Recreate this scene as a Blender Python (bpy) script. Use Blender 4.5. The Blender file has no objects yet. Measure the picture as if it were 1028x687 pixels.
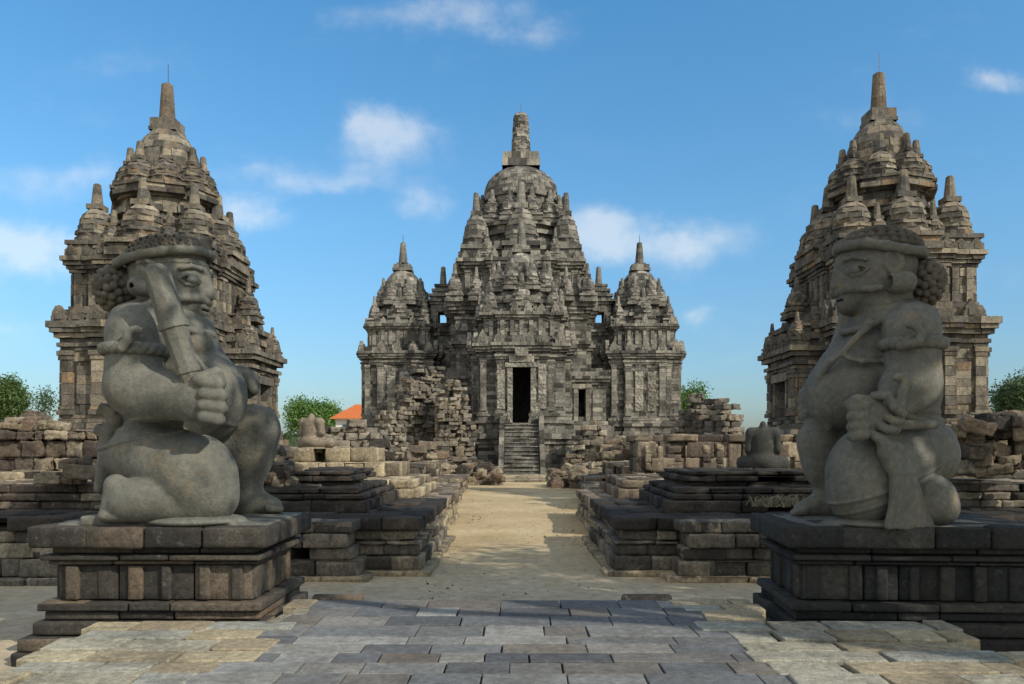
import bpy, math, random
import numpy as np
from mathutils import Vector, Matrix
S = bpy.context.scene
COL = S.collection
R = math.radians
# ------------------------------------------------------------------ camera
cam = bpy.data.objects.new('camera', bpy.data.cameras.new('camera'))
COL.objects.link(cam)
EYE = 1.9
FPX = 800.0                      # focal length in pixels of a 1028 px wide frame
VX, VY = 520.0, 445.0            # where the path's axis meets the eye level in the photograph
cam.location = (0, 0, EYE)
cam.rotation_euler = (R(90), 0, 0)
cam.data.sensor_width = 36
cam.data.lens = FPX / 1028 * 36
cam.data.shift_x = -(VX - 514) / 1028
cam.data.shift_y = (VY - 343.5) / 1028
cam.data.clip_start = 0.1
cam.data.clip_end = 3000
S.camera = cam
# ------------------------------------------------------------------ sky + sun
SUN_DIR = Vector((0.66, -0.50, 0.60)).normalized()      # towards the sun: right, behind the camera
sun_el = math.asin(SUN_DIR.z)
sun_az = math.atan2(SUN_DIR.x, SUN_DIR.y)               # clockwise from +Y
W = bpy.data.worlds.new('World'); S.world = W; W.use_nodes = True
wt = W.node_tree; wt.nodes.clear()
def wn(t, **k):
    n = wt.nodes.new(t)
    for a, b in k.items(): setattr(n, a, b)
    return n
wl = wt.links.new
sky = wn('ShaderNodeTexSky', sky_type='NISHITA')
sky.sun_disc = False; sky.sun_elevation = sun_el; sky.sun_rotation = sun_az
sky.altitude = 150; sky.air_density = 1.0; sky.dust_density = 1.2; sky.ozone_density = 3.2
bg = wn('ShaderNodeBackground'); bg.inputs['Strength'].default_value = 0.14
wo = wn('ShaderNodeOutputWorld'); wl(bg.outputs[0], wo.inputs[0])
tc = wn('ShaderNodeTexCoord'); sp = wn('ShaderNodeSeparateXYZ'); wl(tc.outputs['Generated'], sp.inputs[0])
def wmath(op, a, b=None, c=None):
    n = wn('ShaderNodeMath', operation=op)
    for i, x in enumerate((a, b, c)):
        if x is None: continue
        if isinstance(x, (int, float)): n.inputs[i].default_value = x
        else: wl(x, n.inputs[i])
    return n.outputs[0]
yy = wmath('MAXIMUM', sp.outputs['Y'], 0.02)
uu = wmath('DIVIDE', sp.outputs['X'], yy); vv = wmath('DIVIDE', sp.outputs['Z'], yy)
cmb = wn('ShaderNodeCombineXYZ'); wl(uu, cmb.inputs[0]); wl(vv, cmb.inputs[1])
# soft warp so that the cloud edges are ragged
nz = wn('ShaderNodeTexNoise'); nz.inputs['Scale'].default_value = 9; nz.inputs['Detail'].default_value = 9; nz.inputs['Roughness'].default_value = 0.62
wl(cmb.outputs[0], nz.inputs['Vector'])
sn = wn('ShaderNodeSeparateColor'); wl(nz.outputs['Color'], sn.inputs[0])
u2 = wmath('MULTIPLY_ADD', wmath('SUBTRACT', sn.outputs[0], 0.5), 0.13, uu)
v2 = wmath('MULTIPLY_ADD', wmath('SUBTRACT', sn.outputs[1], 0.5), 0.07, vv)
CLOUDS = [(372,112,24,17,.85),(400,135,44,24,1.0),(432,203,32,17,.75),(600,222,45,22,.8),(665,246,78,22,1.0),(28,250,44,22,.85),
          (40,190,60,20,.5),(1004,84,30,14,.7),(712,315,18,8,.7),(450,14,90,18,.36),(515,34,40,12,.34),(330,170,80,16,.35),(245,215,40,16,.35),
          (15,330,90,30,.3),(760,330,60,25,.25),(60,170,90,14,.4),(20,235,80,16,.6),(90,262,50,14,.4),(250,212,34,12,.45),(420,8,120,14,.2),(500,14,60,22,.28),(560,235,70,26,.35),(300,180,110,10,.3)]
tot = None
for (px, py, sx, sy, a) in CLOUDS:
    du = wmath('DIVIDE', wmath('SUBTRACT', u2, (px-VX)/FPX), sx/FPX)
    dv = wmath('DIVIDE', wmath('SUBTRACT', v2, (VY-py)/FPX), sy/FPX)
    q = wmath('MULTIPLY_ADD', du, du, wmath('MULTIPLY', dv, dv))
    g = wmath('MULTIPLY', wmath('EXPONENT', wmath('MULTIPLY', q, -0.9)), a)
    tot = g if tot is None else wmath('ADD', tot, g)
nz3 = wn('ShaderNodeTexNoise'); nz3.inputs['Scale'].default_value = 3.2; nz3.inputs['Detail'].default_value = 8; nz3.inputs['Roughness'].default_value = .58
mp3 = wn('ShaderNodeMapping'); mp3.inputs['Scale'].default_value = (1.0, 2.4, 1.0); wl(cmb.outputs[0], mp3.inputs['Vector']); wl(mp3.outputs[0], nz3.inputs['Vector'])
veil = wn('ShaderNodeMapRange'); wl(nz3.outputs['Fac'], veil.inputs['Value']); veil.inputs['From Min'].default_value = .46; veil.inputs['From Max'].default_value = .78; veil.inputs['To Max'].default_value = .55
tot = wmath('ADD', tot, veil.outputs[0])
nz2 = wn('ShaderNodeTexNoise'); nz2.inputs['Scale'].default_value = 16; nz2.inputs['Detail'].default_value = 9; nz2.inputs['Roughness'].default_value = 0.6
wl(cmb.outputs[0], nz2.inputs['Vector'])
den = wmath('MULTIPLY', tot, wmath('MULTIPLY_ADD', nz2.outputs['Fac'], 1.5, 0.05))
fac = wn('ShaderNodeMapRange'); fac.interpolation_type = 'SMOOTHSTEP'
fac.inputs['From Min'].default_value = 0.12; fac.inputs['From Max'].default_value = 1.0; fac.inputs['To Max'].default_value = 0.36
wl(den, fac.inputs['Value'])
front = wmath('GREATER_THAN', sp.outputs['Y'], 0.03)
back = wn('ShaderNodeTexNoise'); back.inputs['Scale'].default_value = 2.2; back.inputs['Detail'].default_value = 8  # unseen cloud cover added behind the camera to brighten and warm the shade
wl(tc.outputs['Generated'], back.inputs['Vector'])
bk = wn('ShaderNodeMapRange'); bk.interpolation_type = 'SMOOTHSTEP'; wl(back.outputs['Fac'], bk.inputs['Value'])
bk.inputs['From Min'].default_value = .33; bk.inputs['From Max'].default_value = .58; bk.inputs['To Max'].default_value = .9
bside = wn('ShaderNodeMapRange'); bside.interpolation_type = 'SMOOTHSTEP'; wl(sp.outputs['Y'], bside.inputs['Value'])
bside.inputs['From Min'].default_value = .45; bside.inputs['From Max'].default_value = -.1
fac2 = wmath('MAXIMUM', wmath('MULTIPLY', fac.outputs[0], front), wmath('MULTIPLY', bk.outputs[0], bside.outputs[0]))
tint = wn('ShaderNodeMix', data_type='RGBA', blend_type='MULTIPLY'); tint.inputs[0].default_value = 1.0
wl(sky.outputs[0], tint.inputs[6])
hz = wn('ShaderNodeValToRGB'); wl(sp.outputs['Z'], hz.inputs[0]); he = hz.color_ramp.elements
he.new(.26); he[0].position = 0.0; he[2].position = .55
for el, c in zip(he, ((.50, .56, .62), (.57, .86, .91), (.47, .97, 1.09))): el.color = c+(1,)
wl(hz.outputs[0], tint.inputs[7])
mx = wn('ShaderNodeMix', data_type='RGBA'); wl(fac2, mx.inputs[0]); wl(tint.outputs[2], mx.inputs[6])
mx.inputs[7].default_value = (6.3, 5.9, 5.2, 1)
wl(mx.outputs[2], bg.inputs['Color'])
sun = bpy.data.objects.new('sun', bpy.data.lights.new('sun', 'SUN')); COL.objects.link(sun)
sun.data.energy = 3.2; sun.data.angle = R(0.53); sun.data.color = (1.0, 0.91, 0.77)
sun.rotation_euler = (-SUN_DIR).to_track_quat('-Z', 'Y').to_euler()
sun.location = (12, -9, 14)
S.view_settings.view_transform = 'Standard'; S.view_settings.look = 'None'
S.view_settings.exposure = 0.5; S.view_settings.gamma = 1.0; S.view_settings.use_curve_mapping = False
S.cycles.max_bounces = 6

# ------------------------------------------------------------------ materials
def stone(name, ramp, scale=1.0, dark=0.75, lichen=0.35, lich_col=(.40,.38,.31), bump=0.5, objrand=False, rough=0.92, stain=(.035,.033,.03), fine=1.0, carve=0.0, spec=0.25, ochre=0.0, mot=1.0):
    m = bpy.data.materials.new(name); m.use_nodes = True
    nt = m.node_tree; N = nt.nodes; L = nt.links.new
    dk0, dk1 = (.45, .64)
    bs = N['Principled BSDF']; bs.inputs['Roughness'].default_value = rough
    bs.inputs['Specular IOR Level'].default_value = spec
    def nn(t, **k):
        n = N.new(t)
        for a, b in k.items(): setattr(n, a, b)
        return n
    tc = nn('ShaderNodeTexCoord')
    geo = nn('ShaderNodeNewGeometry')
    if objrand:
        oi = nn('ShaderNodeObjectInfo'); val = oi.outputs['Random']
        vm = nn('ShaderNodeVectorMath', operation='ADD'); L(tc.outputs['Object'], vm.inputs[0])
        ml = nn('ShaderNodeMath', operation='MULTIPLY'); L(val, ml.inputs[0]); ml.inputs[1].default_value = 40; L(ml.outputs[0], vm.inputs[1])
        co = vm.outputs[0]
    else:
        at = nn('ShaderNodeAttribute', attribute_name='rnd'); val = at.outputs['Fac']
        co = geo.outputs['Position']
    def noise(sc, det=6, ro=.6, vec=None):
        n = nn('ShaderNodeTexNoise'); n.inputs['Scale'].default_value = sc; n.inputs['Detail'].default_value = det; n.inputs['Roughness'].default_value = ro
        L(vec or co, n.inputs['Vector']); return n.outputs['Fac']
    def rng(v, a, b, c=0., d=1.):
        n = nn('ShaderNodeMapRange'); L(v, n.inputs['Value'])
        n.inputs['From Min'].default_value = a; n.inputs['From Max'].default_value = b; n.inputs['To Min'].default_value = c; n.inputs['To Max'].default_value = d
        return n.outputs[0]
    def mix(f, a, b, bt='MIX'):
        n = nn('ShaderNodeMix', data_type='RGBA', blend_type=bt)
        for i, x in ((0, f), (6, a), (7, b)):
            if isinstance(x, (int, float)): n.inputs[i].default_value = x
            elif isinstance(x, tuple): n.inputs[i].default_value = tuple(x) + (1,)
            else: L(x, n.inputs[i])
        return n.outputs[2]
    rp = nn('ShaderNodeValToRGB'); L(val, rp.inputs[0]); e = rp.color_ramp.elements
    while len(e) < len(ramp): e.new(.5)
    for i, c in enumerate(ramp): e[i].position = i/(len(ramp)-1); e[i].color = tuple(c)+(1,)
    c = rp.outputs[0]
    # block to block tone drift, fine grain, black weather stain, pale lichen
    c = mix(1.0, c, rng(noise(8*scale, 9, .75), .27, .73, 1-.7*mot, 1+.65*mot), 'MULTIPLY')
    c = mix(1.0, c, rng(noise(38*scale*fine, 5, .75), .3, .7, 1-.45*mot, 1+.4*mot), 'MULTIPLY')
    sv = nn('ShaderNodeMapping'); sv.inputs['Scale'].default_value = (1, 1, .45); L(co, sv.inputs['Vector'])
    st = rng(noise(1.1*scale, 9, .70, sv.outputs[0]), dk0, dk1, 0., dark)
    c = mix(st, c, stain)
    if ochre > 0:
        oc = rng(noise(2.1*scale, 7, .7), .55, .70, 0., ochre); c = mix(oc, c, (.42,.27,.10))
    li = rng(noise(5.5*scale, 9, .75), .57, .66, 0., lichen)
    c = mix(li, c, lich_col)
    L(c, bs.inputs['Base Color'])
    h = nn('ShaderNodeMath', operation='ADD')
    L(noise(14*scale, 9, .7), h.inputs[0]); n2 = nn('ShaderNodeMath', operation='MULTIPLY'); L(noise(70*scale*fine, 4, .6), n2.inputs[0]); n2.inputs[1].default_value = .35
    L(n2.outputs[0], h.inputs[1]); hh = h.outputs[0]
    if carve > 0:
        vo = nn('ShaderNodeTexVoronoi', feature='SMOOTH_F1'); vo.inputs['Scale'].default_value = 5.0*scale; L(co, vo.inputs['Vector'])
        a2 = nn('ShaderNodeMath', operation='MULTIPLY_ADD'); L(vo.outputs['Distance'], a2.inputs[0]); a2.inputs[1].default_value = carve; L(hh, a2.inputs[2]); hh = a2.outputs[0]
    bp = nn('ShaderNodeBump'); bp.inputs['Strength'].default_value = bump; bp.inputs['Distance'].default_value = .06/scale
    L(hh, bp.inputs['Height']); L(bp.outputs[0], bs.inputs['Normal'])
    return m
def plain(name, col, rough=.8, noise_sc=8, var=.35, bump=.2, metal=0):
    m = bpy.data.materials.new(name); m.use_nodes = True
    nt = m.node_tree; bs = nt.nodes['Principled BSDF']; bs.inputs['Roughness'].default_value = rough; bs.inputs['Metallic'].default_value = metal
    n = nt.nodes.new('ShaderNodeTexNoise'); n.inputs['Scale'].default_value = noise_sc; n.inputs['Detail'].default_value = 7
    g = nt.nodes.new('ShaderNodeNewGeometry'); nt.links.new(g.outputs['Position'], n.inputs['Vector'])
    r = nt.nodes.new('ShaderNodeValToRGB'); nt.links.new(n.outputs['Fac'], r.inputs[0])
    r.color_ramp.elements[0].position = .3; r.color_ramp.elements[1].position = .7
    r.color_ramp.elements[0].color = tuple(x*(1-var) for x in col)+(1,); r.color_ramp.elements[1].color = tuple(min(1, x*(1+var)) for x in col)+(1,)
    nt.links.new(r.outputs[0], bs.inputs['Base Color'])
    b = nt.nodes.new('ShaderNodeBump'); b.inputs['Strength'].default_value = bump; b.inputs['Distance'].default_value = .02
    nt.links.new(n.outputs['Fac'], b.inputs['Height']); nt.links.new(b.outputs[0], bs.inputs['Normal'])
    return m
M_MAIN = stone('grey_temple_andesite', [(.045,.044,.041),(.095,.092,.084),(.16,.153,.137),(.21,.20,.176),(.29,.272,.232),(.15,.143,.127),(.39,.365,.31)], mot=.75, scale=1.1, dark=.8, lichen=.5, lich_col=(.42,.40,.33), bump=.8, carve=.0, fine=.6)
M_CARV = stone('carved_temple_andesite', [(.145,.138,.122),(.235,.222,.192),(.34,.318,.27)], mot=.8, scale=1.2, dark=.7, lichen=.55, lich_col=(.46,.44,.37), bump=1.0, carve=2.2, fine=.6)
M_SIDE = stone('tan_temple_andesite', [(.038,.037,.035),(.085,.08,.072),(.165,.152,.13),(.115,.108,.096),(.33,.28,.20),(.135,.126,.11),(.23,.20,.152),(.078,.074,.067),(.155,.144,.125),(.36,.32,.245),(.098,.092,.082),(.28,.20,.125)], mot=.75, scale=1.3, dark=.9, lichen=.45, lich_col=(.40,.35,.26), bump=1.0, ochre=.22)
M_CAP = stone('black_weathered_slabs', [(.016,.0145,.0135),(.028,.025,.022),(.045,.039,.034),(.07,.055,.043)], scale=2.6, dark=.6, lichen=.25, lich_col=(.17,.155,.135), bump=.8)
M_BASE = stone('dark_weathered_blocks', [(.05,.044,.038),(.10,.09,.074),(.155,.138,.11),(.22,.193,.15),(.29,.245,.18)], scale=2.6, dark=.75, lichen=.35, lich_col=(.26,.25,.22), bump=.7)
M_BROWN = stone('brown_weathered_blocks', [(.05,.04,.034),(.11,.085,.065),(.19,.152,.11),(.28,.232,.165),(.36,.305,.215)], scale=2.2, dark=.75, lichen=.4, bump=.7)
M_PALE = stone('pale_foundation_blocks', [(.15,.125,.09),(.26,.215,.145),(.36,.295,.195),(.44,.37,.25)], scale=2.0, dark=.6, lichen=.35, bump=.7)
M_RUB = stone('rubble_blocks', [(.035,.031,.028),(.11,.088,.068),(.19,.155,.115),(.29,.245,.17),(.15,.10,.07),(.36,.31,.22)], scale=1.6, dark=.6, lichen=.4, bump=.8, objrand=True)
M_STAT = stone('statue_andesite', [(.125,.126,.108),(.14,.141,.121)], mot=.55, ochre=.2, scale=2.0, dark=.6, lichen=.3, lich_col=(.20,.19,.145), bump=.45, rough=.8, stain=(.06,.06,.053), spec=.3)
M_STAT2 = stone('statue_hair_andesite', [(.10,.09,.072),(.12,.11,.087)], mot=.4, scale=2.4, dark=.6, lichen=.25, lich_col=(.23,.22,.18), bump=.3, rough=.85, stain=(.04,.032,.028))
M_BUD = stone('buddha_andesite', [(.04,.043,.04),(.055,.057,.052)], mot=.5, scale=2.6, dark=.5, lichen=.3, lich_col=(.22,.22,.18), bump=.4)  # tone darkened: the dark headless Buddha's shade is put into the stone colour
M_BUDP = stone('pale_buddha_andesite', [(.20,.165,.125),(.24,.20,.15)], scale=2.6, dark=.5, lichen=.3, lich_col=(.3,.27,.2), bump=.4)
M_PED = stone('pedestal_andesite', [(.022,.021,.02),(.045,.041,.036),(.085,.076,.062),(.035,.032,.03),(.13,.105,.078),(.05,.046,.04),(.20,.145,.095)], scale=2.4, dark=.6, lichen=.32, lich_col=(.20,.22,.19), bump=.5)
M_PEDR = stone('black_pedestal_andesite', [(.014,.016,.016),(.024,.026,.026),(.038,.04,.037),(.06,.058,.05)], scale=2.4, dark=.6, lichen=.32, lich_col=(.13,.155,.135), bump=.5)
M_PAVC = stone('blue_grey_paving', [(.075,.08,.088),(.115,.122,.13),(.15,.16,.167),(.135,.118,.10),(.25,.255,.245),(.095,.10,.105)], mot=.7, scale=2.2, dark=.4, lichen=.2, lich_col=(.30,.30,.27), bump=.35)
M_PAVS = stone('cream_paving', [(.24,.225,.175),(.36,.335,.26),(.30,.31,.28),(.44,.385,.26),(.27,.225,.155)], mot=.8, scale=2.2, dark=.5, lichen=.35, lich_col=(.46,.44,.36), bump=.7)
M_METAL = plain('rusty_rod', (.12,.11,.10), .5, metal=.6)

# ------------------------------------------------------------------ mesh builder
BOXF = [(3,2,1,0),(4,5,6,7),(0,1,5,4),(1,2,6,5),(2,3,7,6),(3,0,4,7)]
class MB:
    def __init__(s): s.v = []; s.f = []; s.r = []; s.n = 0
    def add(s, verts, faces, r):
        s.v.extend([tuple(map(float, p)) for p in verts]); n = s.n
        for f in faces: s.f.append([i+n for i in f]); s.r.append(r)
        s.n += len(verts)
    def hexa(s, b4, t4, r): s.add(list(b4)+list(t4), BOXF, r)
    def box(s, x0, x1, y0, y1, z0, z1, r, rg=None, j=0):
        v = [(x0,y0,z0),(x1,y0,z0),(x1,y1,z0),(x0,y1,z0),(x0,y0,z1),(x1,y0,z1),(x1,y1,z1),(x0,y1,z1)]
        if j: v = [tuple(np.array(p)+rg.uniform(-j, j, 3)) for p in v]
        s.add(v, BOXF, r)
    def ngon(s, pts, r): s.add(pts, [list(range(len(pts)))], r)
def build(name, mb, mat, parent=None, origin=None, bevel=0, smooth=False, seg=1):
    off = np.zeros(3); p = parent
    while p is not None: off += np.array(p.location); p = p.parent
    if origin is not None: off = off + np.array(origin)
    me = bpy.data.meshes.new(name)
    V = np.array(mb.v) - off if parent is None or origin is None else np.array(mb.v) - off
    me.from_pydata(V.tolist(), [], mb.f); me.update()
    a = me.attributes.new('rnd', 'FLOAT', 'FACE'); a.data.foreach_set('value', np.array(mb.r, dtype=np.float32))
    if smooth: me.polygons.foreach_set('use_smooth', [True]*len(me.polygons))
    me.materials.append(mat)
    o = bpy.data.objects.new(name, me); COL.objects.link(o)
    if parent is not None: o.parent = parent
    if origin is not None: o.location = origin
    if bevel:
        b = o.modifiers.new('bevel', 'BEVEL'); b.width = bevel; b.segments = seg; b.limit_method = 'ANGLE'; b.angle_limit = R(40)
    return o
CLD = bpy.data.textures.new('stone_wear', 'CLOUDS'); CLD.noise_scale = .16; CLD.noise_depth = 3
CLD2 = bpy.data.textures.new('stone_wear_coarse', 'CLOUDS'); CLD2.noise_scale = .30; CLD2.noise_depth = 3
def weather(o, lv=2, it=1, disp=.03, tex=None):
    '''rounds and pits the blocks of a mesh: simple subdivision, a little smoothing, noise displacement'''
    for m in list(o.modifiers): o.modifiers.remove(m)
    b = o.modifiers.new('bevel', 'BEVEL'); b.width = .009+.006*it; b.segments = 1; b.limit_method = 'ANGLE'; b.angle_limit = R(40)
    s = o.modifiers.new('divide', 'SUBSURF'); s.subdivision_type = 'SIMPLE'; s.levels = s.render_levels = lv
    d = o.modifiers.new('pits', 'DISPLACE'); d.texture = tex or CLD; d.strength = disp; d.mid_level = .5; d.texture_coords = 'LOCAL'
    o.data.polygons.foreach_set('use_smooth', [True]*len(o.data.polygons))
    return o
def tag(o, label=None, cat=None, group=None, kind=None):
    if label: o['label'] = label
    if cat: o['category'] = cat
    if group: o['group'] = group
    if kind: o['kind'] = kind
    return o
def thing(name, label, cat, loc, group=None):
    o = bpy.data.objects.new(name, None); COL.objects.link(o); o.location = loc; o.empty_display_size = .3
    return tag(o, label, cat, group)
def dup(o, parent, loc, rz=0, sc=None):
    c = o.copy(); COL.objects.link(c); c.parent = parent; c.location = loc; c.rotation_euler = (0,0,rz)
    if sc: c.scale = sc
    return c

# ------------------------------------------------------------------ masonry
def run(mb, p0, p1, z0, z1, depth, blen, jit, rg, holes=(), lo=0., hi=1., skip=0., tilt=.006, gap=.008):
    """a course of blocks along p0-p1; outward is to the right of the direction of travel"""
    p0 = np.array(p0, float); p1 = np.array(p1, float); d = p1-p0; L = math.hypot(*d)
    if L < .02: return
    t = d/L; n = np.array([t[1], -t[0]])
    k = max(1, int(round(L/blen))); cuts = [0.]
    for i in range(1, k): cuts.append((i + rg.uniform(-.3, .3))*L/k)
    cuts.append(L)
    hs = [h for h in holes if h[2] < (z0+z1)/2 < h[3]]
    for h in hs: cuts = [c for c in cuts if not h[0]-.03 < c < h[1]+.03] + [h[0], h[1]]
    cuts = sorted(c for c in cuts if 0 <= c <= L)
    for a, b in zip(cuts[:-1], cuts[1:]):
        mid = (a+b)/2
        if b-a < .01 or any(h[0] <= mid <= h[1] for h in hs): continue
        if skip and rg.rand() < skip: continue
        o = rg.uniform(-jit, jit); ot = o + rg.uniform(-tilt, tilt); zj = rg.uniform(-.004, .004); g = gap
        q = [p0+t*(a+g)+n*o, p0+t*(b-g)+n*(o+rg.uniform(-tilt, tilt)), p0+t*(b-g)-n*depth, p0+t*(a+g)-n*depth]
        u = [p0+t*(a+g)+n*ot, p0+t*(b-g)+n*(ot+rg.uniform(-tilt, tilt)), p0+t*(b-g)-n*depth, p0+t*(a+g)-n*depth]
        mb.hexa([(*x, z0+.002) for x in q], [(*x, z1-.010+zj) for x in u], lo+(hi-lo)*rg.rand())
def course(mb, poly, z0, z1, blen, rg, depth=.5, jit=.03, core=True, holes=None, lo=0., hi=1., skip=0., tilt=.004):
    n = len(poly)
    for i in range(n):
        run(mb, poly[i], poly[(i+1) % n], z0, z1, depth, blen, jit, rg, (holes or {}).get(i, ()), lo, hi, skip, tilt)
    if core:
        c = np.mean(np.array(poly), axis=0)
        mb.ngon([(*(c+(np.array(p)-c)*.985), z1-.014) for p in poly], lo+(hi-lo)*.4)
def rect(x0, x1, y0, y1): return [(x0,y0),(x1,y0),(x1,y1),(x0,y1)]
def cross(cx, cy, w, b, p):
    """square of half width w with a bay (half width b, projection p) on each side"""
    return [(cx-w,cy-w),(cx-b,cy-w),(cx-b,cy-w-p),(cx+b,cy-w-p),(cx+b,cy-w),(cx+w,cy-w),(cx+w,cy-b),(cx+w+p,cy-b),(cx+w+p,cy+b),(cx+w,cy+b),
            (cx+w,cy+w),(cx+b,cy+w),(cx+b,cy+w+p),(cx-b,cy+w+p),(cx-b,cy+w),(cx-w,cy+w),(cx-w,cy+b),(cx-w-p,cy+b),(cx-w-p,cy-b),(cx-w,cy-b)]
def stack(mb, plan, z, prof, blen, rg, ch=.3, **k):
    for h, o in prof:
        m = max(1, int(round(h/ch)))
        for i in range(m): course(mb, plan(o), z+h*i/m, z+h*(i+1)/m, blen, rg, **k)
        z += h
    return z
def ring(mb, cx, cy, r0, r1, z0, z1, n, rg, jit=.02, depth=.4, lo=0., hi=1., cap=True):
    ph = rg.uniform(0, 6.28)
    for i in range(n):
        a = ph+2*math.pi*i/n; b = ph+2*math.pi*(i+1)/n-.006
        o = rg.uniform(-jit, jit)
        def P(r, an, z): return (cx+r*math.cos(an), cy+r*math.sin(an), z)
        ri = max(.01, min(r0, r1)-depth)
        mb.hexa([P(r0+o,a,z0), P(r0+o,b,z0), P(ri,b,z0), P(ri,a,z0)][::1], [P(r1+o,a,z1), P(r1+o,b,z1), P(ri,b,z1), P(ri,a,z1)], lo+(hi-lo)*rg.rand())
    if cap: mb.ngon([(cx+r1*.985*math.cos(2*math.pi*i/24), cy+r1*.985*math.sin(2*math.pi*i/24), z1-.012) for i in range(24)], .4)
def rings(mb, cx, cy, z, prof, rg, blen=.35, ch=.2, **k):
    """prof: (height, r bottom, r top)"""
    for h, r0, r1 in prof:
        m = max(1, int(round(h/ch)))
        for i in range(m):
            a = r0+(r1-r0)*i/m; b = r0+(r1-r0)*(i+1)/m
            ring(mb, cx, cy, a, b, z+h*i/m, z+h*(i+1)/m, max(7, int(6.28*max(a, b)/blen)), rg, **k)
        z += h
    return z
def bell(r, h, n=6):
    """dome courses (height, r0, r1) of a bell: upright below, rounded shoulder above"""
    f = lambda t: r*(1+.03*math.sin(t*3))*(1-(.88*t)**2.6)**.6
    return [(h/n, f(i/n), f((i+1)/n)) for i in range(n)]
def spire_mesh(mb, cx, cy, z0, z1, r0, r1, rg, ch=.3, n=12, lo=.2, hi=.6):
    m = max(2, int(round((z1-z0)/ch)))
    for i in range(m):
        a = r0+(r1-r0)*i/m; b = r0+(r1-r0)*(i+1)/m
        pa = [(cx+a*math.cos(6.283*k/n), cy+a*math.sin(6.283*k/n), z0+(z1-z0)*i/m) for k in range(n)]
        pb = [(cx+b*math.cos(6.283*k/n), cy+b*math.sin(6.283*k/n), z0+(z1-z0)*(i+1)/m-.006) for k in range(n)]
        f = [(k, (k+1) % n, n+(k+1) % n, n+k) for k in range(n)]
        mb.add(pa+pb, f+[list(range(n, 2*n))], lo+(hi-lo)*rg.rand())
    # rounded tip
    pb = [(cx+r1*.96*math.cos(6.283*k/n), cy+r1*.96*math.sin(6.283*k/n), z1-.006) for k in range(n)]
    pc = [(cx+r1*.6*math.cos(6.283*k/n), cy+r1*.6*math.sin(6.283*k/n), z1+r1*.25) for k in range(n)]
    mb.add(pb+pc, [(k, (k+1) % n, n+(k+1) % n, n+k) for k in range(n)]+[list(range(n, 2*n))], lo)
def small_stupa_mesh(h, rg, sq=True, fat=1.0, spire=1.0):
    """a little stupa of height h about the origin: moulded foot, bell, box, spike"""
    mb = MB(); w = h*.25*fat
    z = 0
    for hh, o in ((.09,1.0),(.06,.9),(.06,1.0)):
        course(mb, rect(-w*o, w*o, -w*o, w*o), z, z+hh*h, max(.22, w*.8), rg, depth=w*.6, jit=.012); z += hh*h
    z = rings(mb, 0, 0, z, [(.05*h, w*.98, w*.98), (.05*h, w*.86, w*.9), (.05*h, w*.95, w*.92)], rg, blen=max(.2, w*.6), jit=.01)
    z = rings(mb, 0, 0, z, bell(w*.80, .30*h, 4), rg, blen=max(.2, w*.6), jit=.012, ch=9)
    b = w*.36
    course(mb, rect(-b, b, -b, b), z, z+.07*h, .5, rg, depth=b*.8, jit=.004); z += .07*h
    spire_mesh(mb, 0, 0, z, z+(h-z)*spire, w*.27, w*.17, rg, ch=.25, n=9)
    return mb
def antefix_mesh(w, h, t, rg):
    """upright leaf shaped roof ornament facing -Y"""
    pts = [(-.5,0),(.5,0),(.5,.28),(.36,.42),(.40,.55),(.2,.75),(0,1.0),(-.2,.75),(-.40,.55),(-.36,.42),(-.5,.28)]
    mb = MB(); n = len(pts)
    fr = [(x*w, -t/2, z*h) for x, z in pts]; bk = [(x*w, t/2, z*h) for x, z in pts]
    mb.add(fr+bk, [list(range(n)), list(range(2*n-1, n-1, -1))]+[((i+1) % n, i, n+i, n+(i+1) % n) for i in range(n)], .6)
    mb.box(-.2*w, .2*w, -t/2-.03, -t/2+.01, .1*h, .5*h, .9)
    return mb
# ------------------------------------------------------------------ ornament helpers on walls
def strip(mb, p0, p1, ta, tb, z0, z1, out, rg, ch=.3, lo=.2, hi=1., blen=9, depth=.16):
    """a pilaster or panel standing proud on the wall p0-p1 between ta and tb (metres along it)"""
    p0 = np.array(p0, float); p1 = np.array(p1, float); L = math.hypot(*(p1-p0)); t = (p1-p0)/L; n = np.array([t[1], -t[0]])
    m = max(1, int(round((z1-z0)/ch)))
    for i in range(m):
        run(mb, p0+t*ta+n*out, p0+t*tb+n*out, z0+(z1-z0)*i/m, z0+(z1-z0)*(i+1)/m, depth, blen, .008, rg, lo=lo, hi=hi)
def pilaster(mb, p0, p1, ta, tb, z0, z1, out, rg, ch=.3, **k):
    strip(mb, p0, p1, ta-.05, tb+.05, z0, z0+.14, out+.06, rg, ch=.2, **k)
    strip(mb, p0, p1, ta-.02, tb+.02, z0+.14, z0+.24, out+.03, rg, ch=.2, **k)
    strip(mb, p0, p1, ta, tb, z0+.24, z1-.26, out, rg, ch=ch, **k)
    strip(mb, p0, p1, ta-.02, tb+.02, z1-.26, z1-.14, out+.03, rg, ch=.2, **k)
    strip(mb, p0, p1, ta-.05, tb+.05, z1-.14, z1, out+.06, rg, ch=.2, **k)
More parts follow.
